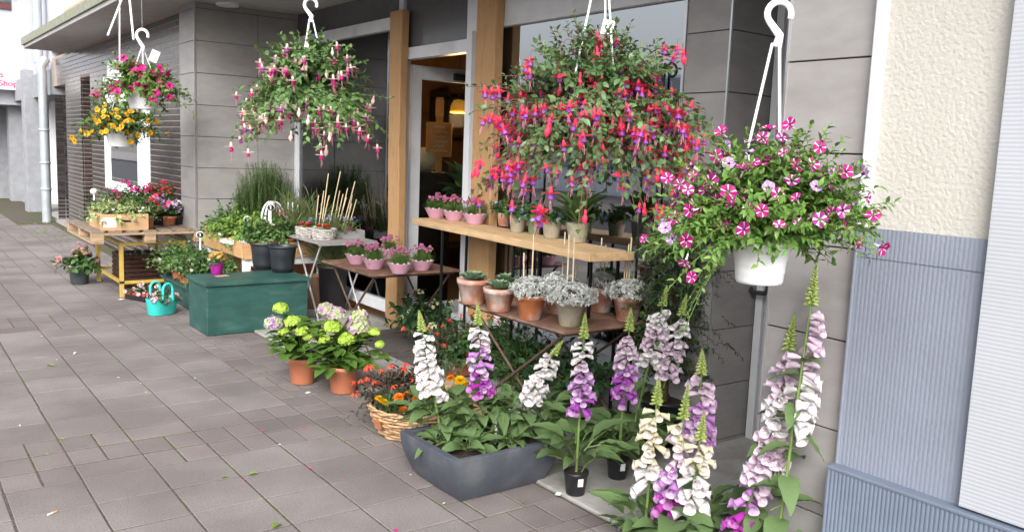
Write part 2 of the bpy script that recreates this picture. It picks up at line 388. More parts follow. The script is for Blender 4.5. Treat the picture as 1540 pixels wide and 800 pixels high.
# side door in its recess
xd = 3.72
dr = MB().box((xd, 1.85, .03), (xd+.06, 2.815, 2.42)).build('side_door', m_alu, shop, bev=.004)
MB().box((xd-.012, 2.60, .35), (xd-.002, 2.66, 2.25)).build('glass_strip', m_darkgl, dr)
MB().box((xd-.02, 2.755, .03), (xd-.001, 2.80, 2.75)).build('door_jamb', m_frame, dr, bev=.003)
MB().box((xd-.006, 2.70, .06), (xd-.0005, 2.706, 2.6)).build('door_gap', m_darkgl, dr)
MB().box((xd, 1.85, 2.42), (xd+.06, 2.815, 2.9)).build('door_header', m_alu, shop)
hp = atX(1143, 440, xd-.06)
P = [hp+np.array(v) for v in ((.055, .02, .0), (.0, .03, .0), (-.01, .05, -.01), (-.012, .09, -.012), (-.008, .11, -.005))]
MB().tube([hp+np.array(v) for v in ((.058, -.045, .12), (.0, -.045, .12), (0, -.045, .02), (0, -.03, 0), (0, .05, -.005), (.01, .068, .0), (.02, .072, .012))], .0125, 10).build('door_handle', mat('handle_iron', (.07, .07, .072), .4, metal=.5), dr)
MB().box((2.9, 1.9, 0), (xd, 2.81, .03)).build('door_step', m_stone, shop)
MB().box((2.6, 1.82, 2.9), (3.8, 2.83, 2.95)).build('recess_ceiling', m_soffit, shop)

# glass front
def ylev(px, py): return float(atX(px, py, XG)[1])
def zlev(px, py): return float(atX(px, py, XG)[2])
yj1, yj2 = ylev(606, 90), ylev(711, 75)
zt1, zt0 = zlev(650, 68), zlev(650, 86)                    # transom rail
zl1, zl0 = zlev(530, 40), zlev(530, 57)
wf = MB()
wf.box((XG-.03, yj1-.045, 0), (XG+.05, yj1+.03, 2.9)); wf.box((XG-.03, yj2-.03, 0), (XG+.05, yj2+.04, 2.9))
df = wf.build('door_frame', m_frame, shop, bev=.004)
MB().box((XG-.028, yj2+.04, zt0), (XG+.05, yj1-.045, zt1)).build('transom_rail', m_frame, df, bev=.003)
MB().box((XG, yj2+.04, zt1), (XG+.02, yj1-.045, 2.9)).build('transom_pane', m_transom, df)
lw = MB().box((XG-.03, yj1+.03, zl0), (XG+.05, YW-.002, zl1)).build('window_frame', m_frame, shop, bev=.004)
MB().box((XG-.03, YW-.05, 0), (XG+.05, YW-.003, zl0)).box((XG-.028, yj1+.03, .1), (XG+.048, YW-.05, .2)).build('frame_rail', m_frame, lw, bev=.003)
MB().box((XG, yj1+.03, zl1), (XG+.02, YW-.002, 2.9)).build('transom_pane', m_transom, lw)
g_left = glass('window_glass', (.55, .57, .58), .06); g_right = glass('coated_window_glass', (.3, .33, .37), .33)
MB().box((XG+.005, yj1+.03, .2), (XG+.012, YW-.05, zl0)).build('window_pane', g_left, lw)
rwf = MB().box((XG-.03, 3.10, 2.34), (XG+.05, yj2-.03, 2.9)).build('window_frame', m_frame, shop, bev=.004)
MB().box((XG-.03, 3.10, .32), (XG+.05, yj2-.03, .38)).build('frame_rail', m_frame, rwf, bev=.004)
MB().box((XG+.005, 3.10, .38), (XG+.012, yj2-.03, 2.34)).build('window_pane', g_right, rwf)
MB().box((XG-.16, 3.12, .28), (XG-.03, yj2-.06, .32)).build('window_sill', m_alu, rwf, bev=.004)
MB().box((XG-.02, 3.10, 0), (XG+.05, yj2-.03, .32)).build('base_wall', mat('base_render', (.3, .3, .3), .8, .1), shop)
MB().box((XG+.02, 3.4, 2.05), (XG+.03, 4.9, 2.3)).build('roller_blind', mat('blind', (.05, .05, .055), .6), shop)
# open door leaf, swung into the shop
yl = yj1-.06
dl = MB().box((XG+.06, yl, .03), (XG+.15, yl+.045, zt0-.03)).box((XG+.85, yl, .03), (XG+.94, yl+.045, zt0-.03)).box((XG+.15, yl+.002, zt0-.14), (XG+.85, yl+.043, zt0-.03)).box((XG+.15, yl+.002, .03), (XG+.85, yl+.043, .2)).build('door_leaf', m_frame, shop, bev=.004)
MB().box((XG+.15, yl+.018, .2), (XG+.85, yl+.026, zt0-.14)).build('door_pane', glass('door_glass', (.8, .82, .8), .0), dl)
MB().box((XG+.45, yl-.03, zt0-.125), (XG+.72, yl-.001, zt0-.07)).build('door_closer', m_grout, dl)
# rough sawn posts in front of the frames
m_post = mat('oak_post', (.47, .28, .13), .65, .22, 5, bump=.3, bscale=30, stretch=(9, 9, 1.0), col2=(.36, .2, .09), c2scale=5, c2lo=.5, c2hi=.7)
def post(y0, y1, z0, z1, x0, x1, amp, seed):
    r_ = random.Random(seed); k = 24; V = []
    for i in range(k+1):
        z = z0+(z1-z0)*i/k; a = amp*(math.sin(z*2.1+seed)+.5*math.sin(z*5.3+seed*2)); b = amp*.6*math.sin(z*2.7+seed*3)+r_.uniform(-.002, .002)
        V += [[x0, y0+b, z], [x0+r_.uniform(-.002, .002), y1+a, z], [x1, y1+a, z], [x1, y0+b, z]]
    F = [[4*i+j, 4*i+(j+1) % 4, 4*i+4+(j+1) % 4, 4*i+4+j] for i in range(k) for j in range(4)]+[[0, 3, 2, 1], [4*k, 4*k+1, 4*k+2, 4*k+3]]
    return MB().raw(V, F, 0, False).build('wooden_post', m_post, shop, bev=.006)
post(float(atX(603, 100, 3.40)[1]), float(atX(586, 100, 3.40)[1]), .02, float(atX(597, 16, 3.4)[2]), 3.40, 3.468, .012, 3)
post(float(atX(744, 100, 3.40)[1]), float(atX(714, 100, 3.40)[1]), .02, 2.75, 3.40, 3.468, .006, 5)
# interior
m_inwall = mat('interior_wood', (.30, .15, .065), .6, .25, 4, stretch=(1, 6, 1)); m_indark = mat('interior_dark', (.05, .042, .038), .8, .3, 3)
MB().box((XG+.06, 2.9, .0), (8.5, 9.6, .02)).build('shop_floor', mat('interior_floor', (.12, .09, .07), .5, .2), shop)
MB().box((8.5, 2.9, 0), (8.6, 9.6, 3)).box((XG+.1, 9.5, 0), (8.5, 9.6, 3)).build('interior_wall', m_inwall, shop)
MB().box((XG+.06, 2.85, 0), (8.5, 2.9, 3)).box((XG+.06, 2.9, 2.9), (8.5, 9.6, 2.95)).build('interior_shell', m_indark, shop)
shelf_in = MB()
for z in (.3, .75, 1.2, 1.65, 2.1): shelf_in.box((5.6, 8.9, z), (7.4, 9.3, z+.03))
for x in (5.6, 6.5, 7.37): shelf_in.box((x, 8.9, 0), (x+.03, 9.3, 2.2))
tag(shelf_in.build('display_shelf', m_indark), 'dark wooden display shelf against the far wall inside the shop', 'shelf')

# iron scroll brackets in front of the right window
m_iron = mat('black_iron', (.015, .015, .016), .45, .1, metal=.4)
def scroll(px, py, sgn, label):
    p = atX(px, py, 3.42); t = thing('scroll_hook', label, 'iron hook', (p[0], p[1], 0), 0, 'iron scroll hooks by the window')
    th = np.linspace(0, 3.6*math.pi/2*1.25, 26); r = .055*np.exp(-.16*th)+.0
    sp = np.stack([0*th, sgn*(-(r*np.cos(th))+.055), p[2]-.06+r*np.sin(th)], -1)
    MB().tube(np.vstack([[[0, 0, .02], [0, 0, .6], [0, 0, p[2]-.12]], sp]), .0075, 6).build('rod', m_iron, t)
    MB().box((-.015, -.015, .018), (.015, .015, .05)).build('foot', m_iron, t)
scroll(775, 106, 1, 'black iron scroll hook standing beside the wooden post')
scroll(795, 112, -1, 'black iron scroll hook just behind the one beside the wooden post')
scroll(975, 92, 1, 'black iron scroll hook rising above the red fuchsia basket')
scroll(1000, 92, -1, 'black iron scroll hook next to the tiled window pier')

# ------------------------------------------------------------------ canopy and dark brick house
cn = thing('brick_house', 'dark glazed brick house with a concrete canopy and cream upper wall', 'house', (0, 0, 0))
MB().box((1.93, -1.0, ZC), (XG+.2, 15.25, ZC+.11)).build('canopy', m_soffit, cn, bev=.008)
MB().box((1.905, -1.02, ZC+.05), (1.929, 15.27, ZC+.155)).box((1.905, 15.251, ZC+.05), (2.4, 15.275, ZC+.155)).build('canopy_edge', mat('edge_flashing', (.24, .25, .18), .6, .2), cn)
MB().box((XF+.02, -1, ZC+.112), (XF+.5, 16.6, 9)).build('upper_wall', m_creamw, cn)
MB().box((XF-.03, 12.6, 3.32), (XF+.02, 15.0, 3.38)).build('window_sill', mat('sill_wood', (.5, .36, .25), .7), cn)
m_brick = mat('glazed_brick', (.04, .034, .034), .2, .25, 25, bump=.15, bscale=40, objvar=.4, spec=.7)
m_brick_j = mat('glazed_brick_far', (.04, .034, .034), .2, .25, 25, bump=.15, bscale=40, island=.4, spec=.7)
m_mortar = mat('mortar', (.36, .28, .225), .9, .2, 40)
XB = 2.53; CO = .0625; BL = .25
holes = []                                                # (y0, y1, z0, z1)
def hy(px, py): return float(atX(px, py, XB)[1])
wy0, wy1 = hy(227, 230), hy(157, 230); wz0, wz1 = float(atX(190, 290, XB)[2]), float(atX(180, 110, XB)[2])
n1 = (hy(139, 240), hy(125, 240), .0, float(atX(133, 115, XB)[2])); n2 = (hy(102, 240), hy(84, 240), .0, float(atX(93, 128, XB)[2]))
holes = [(wy0, wy1, wz0, wz1), n1, n2]
yend = 16.3
ev = sorted({8.93, yend} | {h[0] for h in holes} | {h[1] for h in holes})
mw = MB()
for a, b in zip(ev[:-1], ev[1:]):
    h = next((h for h in holes if h[0]-.01 < (a+b)/2 < h[1]+.01), None)
    if not h: mw.box((XB-.0035, a, 0), (XB+.3, b, ZC))
    else:
        if h[2] > .02: mw.box((XB-.0035, a, 0), (XB+.3, b, h[2]))
        mw.box((XB-.0035, a, h[3]), (XB+.3, b, ZC))
        if h[2] < .02: mw.box((XB+.3, a, 0), (XB+.4, b, ZC))
bw = mw.build('brick_wall', m_mortar, cn)
bm_ = MB().box((0, -BL/2+.003, -CO/2+.0045), (.02, BL/2-.003, CO/2-.0045)).mesh('brick', m_brick)
stuff = MB(); cnt = 0
for r in range(int(ZC/CO)):
    z = (r+.5)*CO; y = 8.93-(BL/2 if r % 2 else 0)
    while y < yend:
        a, b = max(y+.003, 8.935), min(y+BL-.003, yend); y += BL
        segs = [(a, b)]
        for h in holes:
            if h[2]-.02 < z < h[3]+.02:
                ns = []
                for s0, s1 in segs:
                    if s1 <= h[0] or s0 >= h[1]: ns.append((s0, s1)); continue
                    if s0 < h[0]: ns.append((s0, h[0]))
                    if s1 > h[1]: ns.append((h[1], s1))
                segs = ns
        for s0, s1 in segs:
            if s1-s0 < .03: continue
            if abs(s1-s0-(BL-.006)) < .001 and s1 < wy0+.05 and cnt < 290 and z > .5: ob('brick', bm_, bw, loc=(XB-.006, (s0+s1)/2, z)); cnt += 1
            else: stuff.box((XB-.006, s0, z-CO/2+.0045), (XB+.014, s1, z+CO/2-.0045))
        # side reveals of the two niches
    for h in holes[1:]:
        if z < h[3]-.03:
            stuff.box((XB+.02, h[0]-.016, z-CO/2+.0045), (XB+.14, h[0]+.004, z+CO/2-.0045))
            stuff.box((XB+.016, h[1]-.004, z-CO/2+.0045), (XB+.13, h[1]+.016, z+CO/2-.0045)); stuff.box((XB+.14, h[1]-.004, z-CO/2+.0045), (XB+.29, h[1]+.016, z+CO/2-.0045))
            for q in range(3):
                s0 = h[0]+(h[1]-h[0])*q/3; s1 = h[0]+(h[1]-h[0])*(q+1)/3; stuff.box((XB+.294, s0+.006, z-CO/2+.0045), (XB+.31, s1-.006, z+CO/2-.0045))
tag(stuff.build('far_bricks', m_brick_j, bw), kind='stuff')
m_white = mat('white_frame', (.75, .76, .77), .4, .04, 5)
wn_ = MB().box((XB-.02, wy0+.17, wz0), (XB+.08, wy0+.55, wz1)).box((XB, wy1-.12, wz0), (XB+.08, wy1, wz1)).box((XB, wy0+.55, wz0), (XB+.08, wy1-.12, wz0+.1)).box((XB, wy0+.55, wz1-.35), (XB+.08, wy1-.12, wz1)).box((XB, wy0, wz0), (XB+.07, wy0+.17, wz0+.06)).build('window_frame', m_white, cn, bev=.004)
MB().box((XB+.03, wy0+.55, wz0+.1), (XB+.04, wy1-.12, wz1-.35)).build('window_pane', glass('house_glass', (.45, .6, .6), .5), wn_)
MB().box((XB+.03, wy0, wz0+.06), (XB+.04, wy0+.17, wz1)).build('window_pane', glass('side_glass', (.3, .4, .38), .15), wn_)
MB().box((XB+.3, wy0, wz0), (XB+1.6, wy1, wz0+.02)).box((XB+1.5, wy0-1, 0), (XB+1.6, wy1+1, ZC)).build('room', mat('room_wall', (.25, .3, .3), .8), cn)
MB().box((XB-.03, n1[0]-.05, 0), (XB+.25, n2[1]+.1, .05)).build('stone_base', m_stone, cn)
# white notice board hanging in front of the window
wb = MB().box((0, -.42, 0), (.012, .42, .28)).build('notice_board', mat('board_white', (.78, .79, .8), .5), loc=(XB-.06, float(atX(180, 110, XB)[1]), float(atX(178, 126, XB)[2])))
tag(wb, 'plain white board fixed above the brick house window', 'board')
# downpipe
dp = atX(71, 336, 2.36); tq = thing('downpipe', 'zinc rain downpipe at the end of the brick house', 'downpipe', (dp[0], dp[1], 0))
m_zinc = mat('zinc', (.42, .46, .48), .45, .12, 4, metal=.35)
MB().tube([(0, 0, 0), (0, 0, 2.5), (-.02, -.02, 2.62), (.06, .04, 2.75)], .075, 12).build('lower_pipe', m_zinc, tq)
MB().tube([(.0, .35, 2.7), (0, .35, 9)], .075, 12).build('upper_pipe', m_zinc, tq)
for z in (.55, 1.0, 1.55): MB().lathe([(.076, z), (.088, z+.004), (.088, z+.035), (.076, z+.039)], 14).build('pipe_collar', m_zinc, tq)
# white house with arcade beyond
ar = thing('white_house', 'white rendered house with grey concrete arcade columns and a shop sign', 'house', (0, 0, 0))
m_wh = mat('white_render', (.42, .43, .475), .85, .04, 2, bump=.15, bscale=120); m_conc = mat('arcade_concrete', (.27, .28, .3), .85, .12, 8, bump=.2)
YB = 21.5; XA = 2.52
zb = float(atX(55, 112, XA)[2])
MB().box((XA, 16.6, zb), (XA+.5, YB, 9)).build('street_wall', m_wh, ar)
MB().box((XA-.015, 16.6, zb-.42), (XA+.5, YB, zb-.001)).build('lintel', m_conc, ar)
xe = float(atY(38, 120, YB)[0])
MB().box((-1.0, YB, zb-.5), (xe, YB+9, 9)).build('end_wall', m_wh, ar)
for px, X_, nm in ((55, XA+.05, 0), (29, XA+.3, 0), (8, XA+.35, 0)):
    c = at(px, [318, 302, 298][[55, 29, 8].index(px)])
    wd = [.34, .34, .34][0]
    MB().box((c[0]-wd*.5, c[1]-.2, 0), (c[0]+wd*.5, c[1]+.2, zb+.1)).build('column', m_conc, ar, bev=.01)
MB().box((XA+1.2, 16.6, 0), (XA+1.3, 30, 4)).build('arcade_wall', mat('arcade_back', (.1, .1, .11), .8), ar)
MB().box((XA+.6, YB-.6, 0), (XA+.68, YB-.3, zb)).build('door_frame', m_white, ar)
fl = sheet('arcade_floor', XA+.1, XA+1.2, 16.4, 40, .003, m_stone)
wp = atY(8, 6, YB)
wnd = MB().box((wp[0]-.75, YB-.05, wp[2]-.12), (wp[0]+.52, YB+.05, wp[2]+.9)).build('window_frame', mat('brown_frame', (.1, .035, .03), .5), ar, bev=.005)
MB().box((wp[0]-.62, YB-.06, wp[2]+.02), (wp[0]+.4, YB-.051, wp[2]+.8)).build('window_pane', mat('dark_pane', (.09, .1, .11), .1), wnd)
w2 = MB().box((XA-.05, YB-2.6, wp[2]+.05), (XA-.001, YB-.6, wp[2]+1.2)).build('window_frame', mat('dark_green_frame', (.08, .09, .085), .5), ar, bev=.005)
MB().box((XA-.058, YB-2.5, wp[2]+.15), (XA-.051, YB-.7, wp[2]+1.1)).build('window_pane', mat('pale_pane', (.5, .53, .55), .1), w2)
s0, s1 = atY(38, 106, YB-.3), atY(38, 137, YB-.3)
sg = thing('shop_sign', 'white light box sign with red lettering on the white house', 'sign', (s0[0], YB-.3, s1[2]))
hS = float(s0[2]-s1[2])
MB().box((-2.6, 0, 0), (0, .28, hS)).build('sign_box', mat('sign_white', (.82, .81, .82), .4), sg, bev=.01)
m_red = mat('sign_red', (.55, .02, .12), .5)
for txt, fx, fz in (('Imbiss', -.42, .58), ('io-Shop', -.16, .17)):
    me = text_mesh(txt, hS*.40, m_red)
    xs_ = [v.co.x for v in me.vertices]; wdt = max(xs_)-min(xs_)
    ob('lettering', me, sg, mtx=Matrix.Translation((fx-wdt, -.003, hS*fz)) @ Matrix.Rotation(math.pi/2, 4, 'X'))
# house across the street: only seen mirrored in the window panes
ac = thing('opposite_house', 'pale terraced houses across the street mirrored in the shop windows', 'houses', (0, 0, 0))
MB().box((-17, -30, -.05), (-16, 14, 5)).box((-17, 14.02, -.05), (-15.8, 60, 4.4)).build('wall', mat('pale_blue_render', (.74, .79, .87), .85), ac)
m_opil = mat('opposite_pilaster', (.8, .8, .8), .8)
for y_ in np.arange(-18.7, 50, 2.6): MB().box((-16.1 if y_ < 13.4 else -15.9, y_-.25, 0), (-15.9 if y_ < 13.4 else -15.7, y_+.25, 4.4)).build('pilaster', m_opil, ac)
MB().box((-16.2, -30, 2.9), (-15.85, 13.9, 3.15)).build('cornice', m_opil, ac); MB().box((-15.99, 14.1, 2.9), (-15.65, 60, 3.15)).build('cornice', m_opil, ac)
m_ow = mat('opposite_window', (.3, .33, .37), .3)
owm = MB().box((0, -.55, 0), (.06, .55, 1.1)).mesh('window', m_ow)
for y_ in np.arange(-20, 50, 2.6):
    for z_ in (1.0, 3.2): ob('window', owm, ac, loc=(-15.995 if y_ < 13.4 else -15.79, float(y_), z_))

# ------------------------------------------------------------------ neighbour on the right
nb = thing('neighbour_house', 'cream stucco house with a ribbed blue grey base panel and white pilaster', 'house', (0, 0, 0))
XN = 2.455
yA = 1.49
zp1 = float(atX(1400, 352, XN)[2]); zp0 = float(atX(1360, 735, XN)[2])
yP = float(atX(1480, 500, XN)[1])
MB().box((XN+.01, -2, zp1), (XN+.4, yA, 4)).build('stucco_wall', mat('cream_stucco', (.445, .428, .385), .9, .05, 2, bump=.5, bscale=75, pos=True), nb)
MB().box((XN-.012, yA-.03, zp1), (XN+.3, yA+.006, 4)).build('corner_strip', mat('corner_white', (.6, .6, .62), .7, .06, 6), nb, bev=.006)
def ribbed(y0, y1, z0, z1, x, amp, pitch, vertical=True):
    n = int((y1-y0 if vertical else z1-z0)/pitch*6); V = []; F = []
    for i in range(n+1):
        t = i/n; d = x-amp*abs(math.sin(math.pi*t*n/6))**.7
        if vertical: yy = y0+(y1-y0)*t; V += [[d, yy, z0], [d, yy, z1]]
        else: zz = z0+(z1-z0)*t; V += [[d, y0, zz], [d, y1, zz]]
    for i in range(n): F.append([2*i, 2*i+1, 2*i+3, 2*i+2] if vertical else [2*i, 2*i+2, 2*i+3, 2*i+1])
    return MB().raw(V, F, 0, True)
m_bl = mat('blue_grey_paint', (.19, .212, .26), .6, .06, 5, bump=.2, bscale=90, col2=(.205, .228, .278), c2scale=1.5)
m_bl2 = mat('slate_paint', (.14, .17, .225), .55, .1, 5, bump=.12, bscale=60)
zs = float(atX(1400, 400, XN)[2])
rp = ribbed(yP-.3, yA-.006, zp0, zs-.001, XN-.006, .0012, .0135); rp.box((XN-.002, yP-.3, zp0), (XN+.3, yA-.006, zp1))
rp.build('ribbed_panel', m_bl, nb)
ribbed(yP-.3, yA-.006, zs+.0015, zp1, XN-.006, .0012, .0135).build('ribbed_panel', m_bl, nb)
MB().box((XN-.011, yA-.006, zp0), (XN+.2, yA+.004, zp1)).build('panel_edge', m_bl, nb, bev=.003)
zq = float(atX(1360, 735, XN-.03)[2])
pl = ribbed(-2, yA+.005, -.02, zq-.012, XN-.046, .003, .0135); pl.build('ribbed_plinth', m_bl2, nb)
MB().box((XN-.052, -2, zq-.012), (XN+.3, yA+.005, zq)).box((XN-.044, -2, -.02), (XN+.3, yA+.004, zq-.0125)).build('plinth_top', m_bl2, nb, bev=.003)
z_pil = float(atX(1460, 765, XN-.03)[2])
pr = ribbed(-2, yP, z_pil, 4, XN-.036, .0008, .0115, False); pr.box((XN-.036, -2, z_pil), (XN+.3, yP, 4)); pr.build('pilaster', mat('pilaster_white', (.38, .395, .425), .7, .04, 3), nb)
# ceiling spot lamps under the canopy
for i, (px, py, L) in enumerate(((342, 0, 'white cylinder lamp under the canopy by the tiled return wall'), (440, -8, 'white cylinder lamp under the canopy above the left shop window'))):
    q = atX(px, py+10, 2.75 if i == 0 else 3.2)
    t = thing('ceiling_lamp', L, 'lamp', (q[0], q[1], 0), 0, 'cylinder lamps under the canopy')
    MB().lathe([(.0, q[2]+.01), (.09, q[2]+.01), (.1, q[2]), (.105, q[2]+.005), (.105, ZC-.001)], 20).build('housing', m_white, t)

# ================================================================== PLANT MATERIALS
G_fresh = leafm('leaf_fresh', (.10, .20, .035)); G_mid = leafm('leaf_mid', (.062, .135, .036)); G_dark = leafm('leaf_dark', (.032, .082, .030)); G_fux = leafm('leaf_fuchsia', (.088, .172, .06), rough=.4)
G_fox = leafm('leaf_foxglove', (.105, .185, .068), rough=.6); G_lime = leafm('leaf_lime', (.17, .29, .05)); G_herb = leafm('leaf_herb', (.10, .19, .055)); G_grass = leafm('leaf_grass', (.20, .25, .10)); G_ros = leafm('leaf_rosemary', (.085, .155, .065))
G_var = leafm('leaf_variegated', (.33, .40, .17)); G_red = leafm('leaf_bronze', (.05, .055, .035)); G_succ = leafm('leaf_succulent', (.19, .28, .17), rough=.5); G_sed = leafm('leaf_silver', (.54, .56, .53), .25, .03, .6); G_box = leafm('leaf_box', (.085, .15, .03))
S_grn = mat('stem_green', (.13, .2, .05), .6); S_brown = mat('stem_brown', (.12, .07, .04), .7); S_red = mat('stem_red', (.22, .07, .06), .6)
m_soil = mat('potting_soil', (.035, .024, .017), .95, .4, 60, bump=1, bscale=90)
P_white = petm('petal_white', (.80, .78, .76)); P_magenta = petm('petal_magenta', (.44, .010, .20)); P_throat = petm('petal_throat', (.16, .01, .10)); P_lilac = petm('petal_lilac', (.50, .28, .58)); P_pink = petm('petal_pink', (.70, .06, .28)); P_purple = petm('petal_purple', (.38, .10, .52))
P_red = petm('petal_red', (.82, .05, .12), .2); P_yellow = petm('petal_yellow', (.80, .46, .02)); P_orange = petm('petal_orange', (.78, .24, .015)); P_coral = petm('petal_coral', (.80, .09, .04)); P_blush = petm('petal_blush', (.78, .60, .58)); P_hotp = petm('petal_hot_pink', (.72, .02, .26)); P_blue = petm('petal_blue', (.36, .36, .70)); P_cream = petm('petal_cream', (.72, .70, .42)); P_fuxw = petm('petal_fuchsia_white', (.82, .62, .58)); P_stamen = petm('stamen_pink', (.78, .35, .42)); P_violet = petm('petal_violet', (.42, .04, .40)); P_rosy = petm('petal_rosy', (.62, .20, .38)); P_peach = petm('petal_peach', (.82, .55, .22))
m_terra = mat('terracotta', (.42, .155, .075), .8, .12, 20, bump=.1); m_terra_old = mat('terracotta_weathered', (.40, .17, .10), .85, .2, 12, bump=.25, bscale=80, col2=(.50, .40, .36), c2scale=7, c2lo=.42, c2hi=.6)
m_terra_pl = mat('plastic_terracotta', (.47, .17, .09), .45, .05, 8); m_potgrey = mat('mossy_pot', (.36, .32, .24), .85, .2, 10, bump=.25, bscale=80, col2=(.17, .2, .11), c2scale=8, c2lo=.45, c2hi=.62); m_black = mat('black_plastic', (.018, .018, .02), .4, .1, 10); m_whitepl = mat('white_plastic', (.78, .79, .8), .35, .03, 10); m_pinkc = mat('pink_ceramic', (.62, .34, .46), .5, .05, 10); m_bucket = mat('bucket_plastic', (.022, .025, .03), .42, .15, 10)
m_bamboo = mat('bamboo', (.62, .50, .33), .6, .15, 30); m_tagw = mat('tag_white', (.8, .8, .8), .5, .03)
m_wire = mat('hanger_white', (.85, .85, .86), .4, .02)

# ------------------------------------------------------------------ flowers shared as meshes
def petunia_mesh(name, mats, star, seed=0):
    rq = np.random.default_rng(seed)
    V, F, M = disc_flower(5, 6, .12, .12, (lambda i, j: 2 if i == 0 else (1 if (j in star) else 0)), .2, .5)
    k_ = 30; V[3*k_:4*k_, 1] += rq.normal(0, .07, k_); V[3*k_:4*k_] *= (1+rq.normal(0, .05, (k_, 1))); V[2*k_:3*k_, 1] += rq.normal(0, .03, k_); V[:, 0] *= rq.uniform(.85, 1.0); V[:4*k_, 1] += .18*V[:4*k_, 0]**2*rq.choice([-1, 1])
    mb = MB(); mb.V.append(V); mb.F.append(F); mb.M.append(M); mb.S.append(np.ones(len(F), bool)); mb.n = len(V)
    mb.tube([(0, -.42, 0), (0, -.9, .05), (0, -1.35, .2)], [.2, .12, .1], 6, 1, cap=False)
    mb.tube([(0, -1.3, .2), (0, -1.6, .35)], [.1, .04], 5, 3, cap=False)
    return mb.mesh(name, mats)
PET_STAR = petunia_mesh('flower', [P_magenta, P_white, P_throat, S_grn], (0,)); PET_PINK = petunia_mesh('flower', [P_hotp, P_hotp, P_throat, S_grn], ()); PET_YEL = petunia_mesh('flower', [P_yellow, P_orange, P_orange, S_grn], (0,)); PET_LIL = petunia_mesh('flower', [P_lilac, P_white, P_throat, S_grn], (0,))
PETS = [petunia_mesh('flower', [m_, P_white, P_throat, S_grn], st_, sd_) for sd_, (m_, st_) in enumerate(((P_magenta, (0,)), (P_magenta, (0, 5)), (P_magenta, (5,)), (P_magenta, (0,)), (petm('petal_magenta_dark', (.33, .008, .17)), (0,)), (petm('petal_purple_pink', (.42, .03, .30)), (0, 5)), (P_lilac, (0,))))]
FTM = {}
def fuchsia_mesh(name, ms, bud=False):
    """hangs down from the origin along -Z, about 1 unit long; mats: sepal, corolla, stamen, stem"""
    mb = MB(); mb.tube([(0, 0, .0), (.02, 0, -.14), (0, 0, -.3)], .012, 4, 3, cap=False)
    if bud:
        mb.lathe([(.0, -.28), (.05, -.3), (.06, -.42), (.05, -.48), (.11, -.6), (.125, -.68), (.08, -.8), (.0, -.9)], 8, 0); FTM[ms[0].name, 1] = mb.tmpl(); return mb.mesh(name, ms)
    mb.lathe([(.0, -.26), (.05, -.28), (.075, -.38), (.07, -.48), (.1, -.56)], 8, 0)
    for k in range(4):
        a = k*math.pi/2+.4; d = np.array([math.cos(a), math.sin(a), -.12]); mb.inst(leaf_t(3, 'lance', .3, -.25), np.array([0, 0, -.53])+d*.05, d, np.array([0, 0, 1.]), .26, .36, m=0)
    mb.lathe([(.06, -.53), (.09, -.6), (.12, -.68), (.12, -.75), (.1, -.78), (.08, -.72), (.03, -.6)], 10, 1)
    for k in range(4):
        a = k*1.6; mb.tube([(0, 0, -.7), (.03*math.cos(a), .03*math.sin(a), -.9), (.05*math.cos(a), .05*math.sin(a), -1.08-.06*k)], .01, 3, 2, cap=False)
    FTM[ms[0].name, 0] = mb.tmpl(); return mb.mesh(name, ms)
FUX_RED = fuchsia_mesh('flower', [P_red, P_purple, P_stamen, S_red]); FUX_REDB = fuchsia_mesh('flower_bud', [P_red, P_red, P_stamen, S_red], True)
FUX_PK = fuchsia_mesh('flower', [P_fuxw, P_violet, P_stamen, S_grn]); FUX_PK2 = fuchsia_mesh('flower', [P_fuxw, P_hotp, P_stamen, S_grn]); FUX_PKB = fuchsia_mesh('flower_bud', [P_fuxw, P_fuxw, P_stamen, S_grn], True)
def spot_mat(name, col, spot):
    m = petm(name, col); n = m.node_tree.nodes; l = m.node_tree.links; b = n['Principled BSDF']
    vo = n.new('ShaderNodeTexVoronoi'); vo.inputs['Scale'].default_value = 9; tc = n.new('ShaderNodeTexCoord'); l.new(tc.outputs['Object'], vo.inputs['Vector'])
    mr = n.new('ShaderNodeMapRange'); mr.inputs[1].default_value = .22; mr.inputs[2].default_value = .3; l.new(vo.outputs['Distance'], mr.inputs[0])
    mx = n.new('ShaderNodeMixRGB'); mx.inputs[1].default_value = (*spot, 1); l.new(mr.outputs[0], mx.inputs[0]); l.new(b.inputs['Base Color'].links[0].from_socket, mx.inputs[2]); l.new(mx.outputs[0], b.inputs['Base Color']); return m
def bell_mesh(name, out, inn):
    """foxglove bell, calyx at the origin, opens along +Y, unit length; outer and inner skin"""
    n = 14; a = np.arange(n)*2*np.pi/n
    mb = MB()
    def skin(prof, m, lip=0):
        V = []
        for i, (r, y) in enumerate(prof):
            fl = 1+(.12*np.cos(3*a+math.pi/2) if i >= len(prof)-2 and lip else 0)
            yy = y+(lip*.16*np.maximum(0, -np.sin(a)) if i >= len(prof)-2 else 0)
            V.append(np.stack([r*fl*np.cos(a), yy+0*a, r*fl*np.sin(a)*.9-.10*(y-.3)**2*2], -1))
        V = np.concatenate(V); k = len(prof); F = [[i*n+j, i*n+(j+1) % n, (i+1)*n+(j+1) % n, (i+1)*n+j] for i in range(k-1) for j in range(n)]
        mb.raw(V, F, m)
    skin([(.03, 0), (.10, .04), (.145, .12), (.15, .2), (.20, .36), (.245, .6), (.26, .78), (.275, .86), (.335, .93), (.352, .955)], 0, 1)
    skin([(.06, .2), (.18, .38), (.225, .6), (.24, .78), (.262, .87), (.328, .94), (.352, .955)], 1, 1)
    for k in range(5):
        t = k*1.257; mb.inst(LEAF_S, (0, .0, 0), (math.cos(t)*.55, .8, math.sin(t)*.55), (math.cos(t), 0, math.sin(t)), .16, .26, m=2)
    return mb.mesh(name, [out, inn, S_grn])
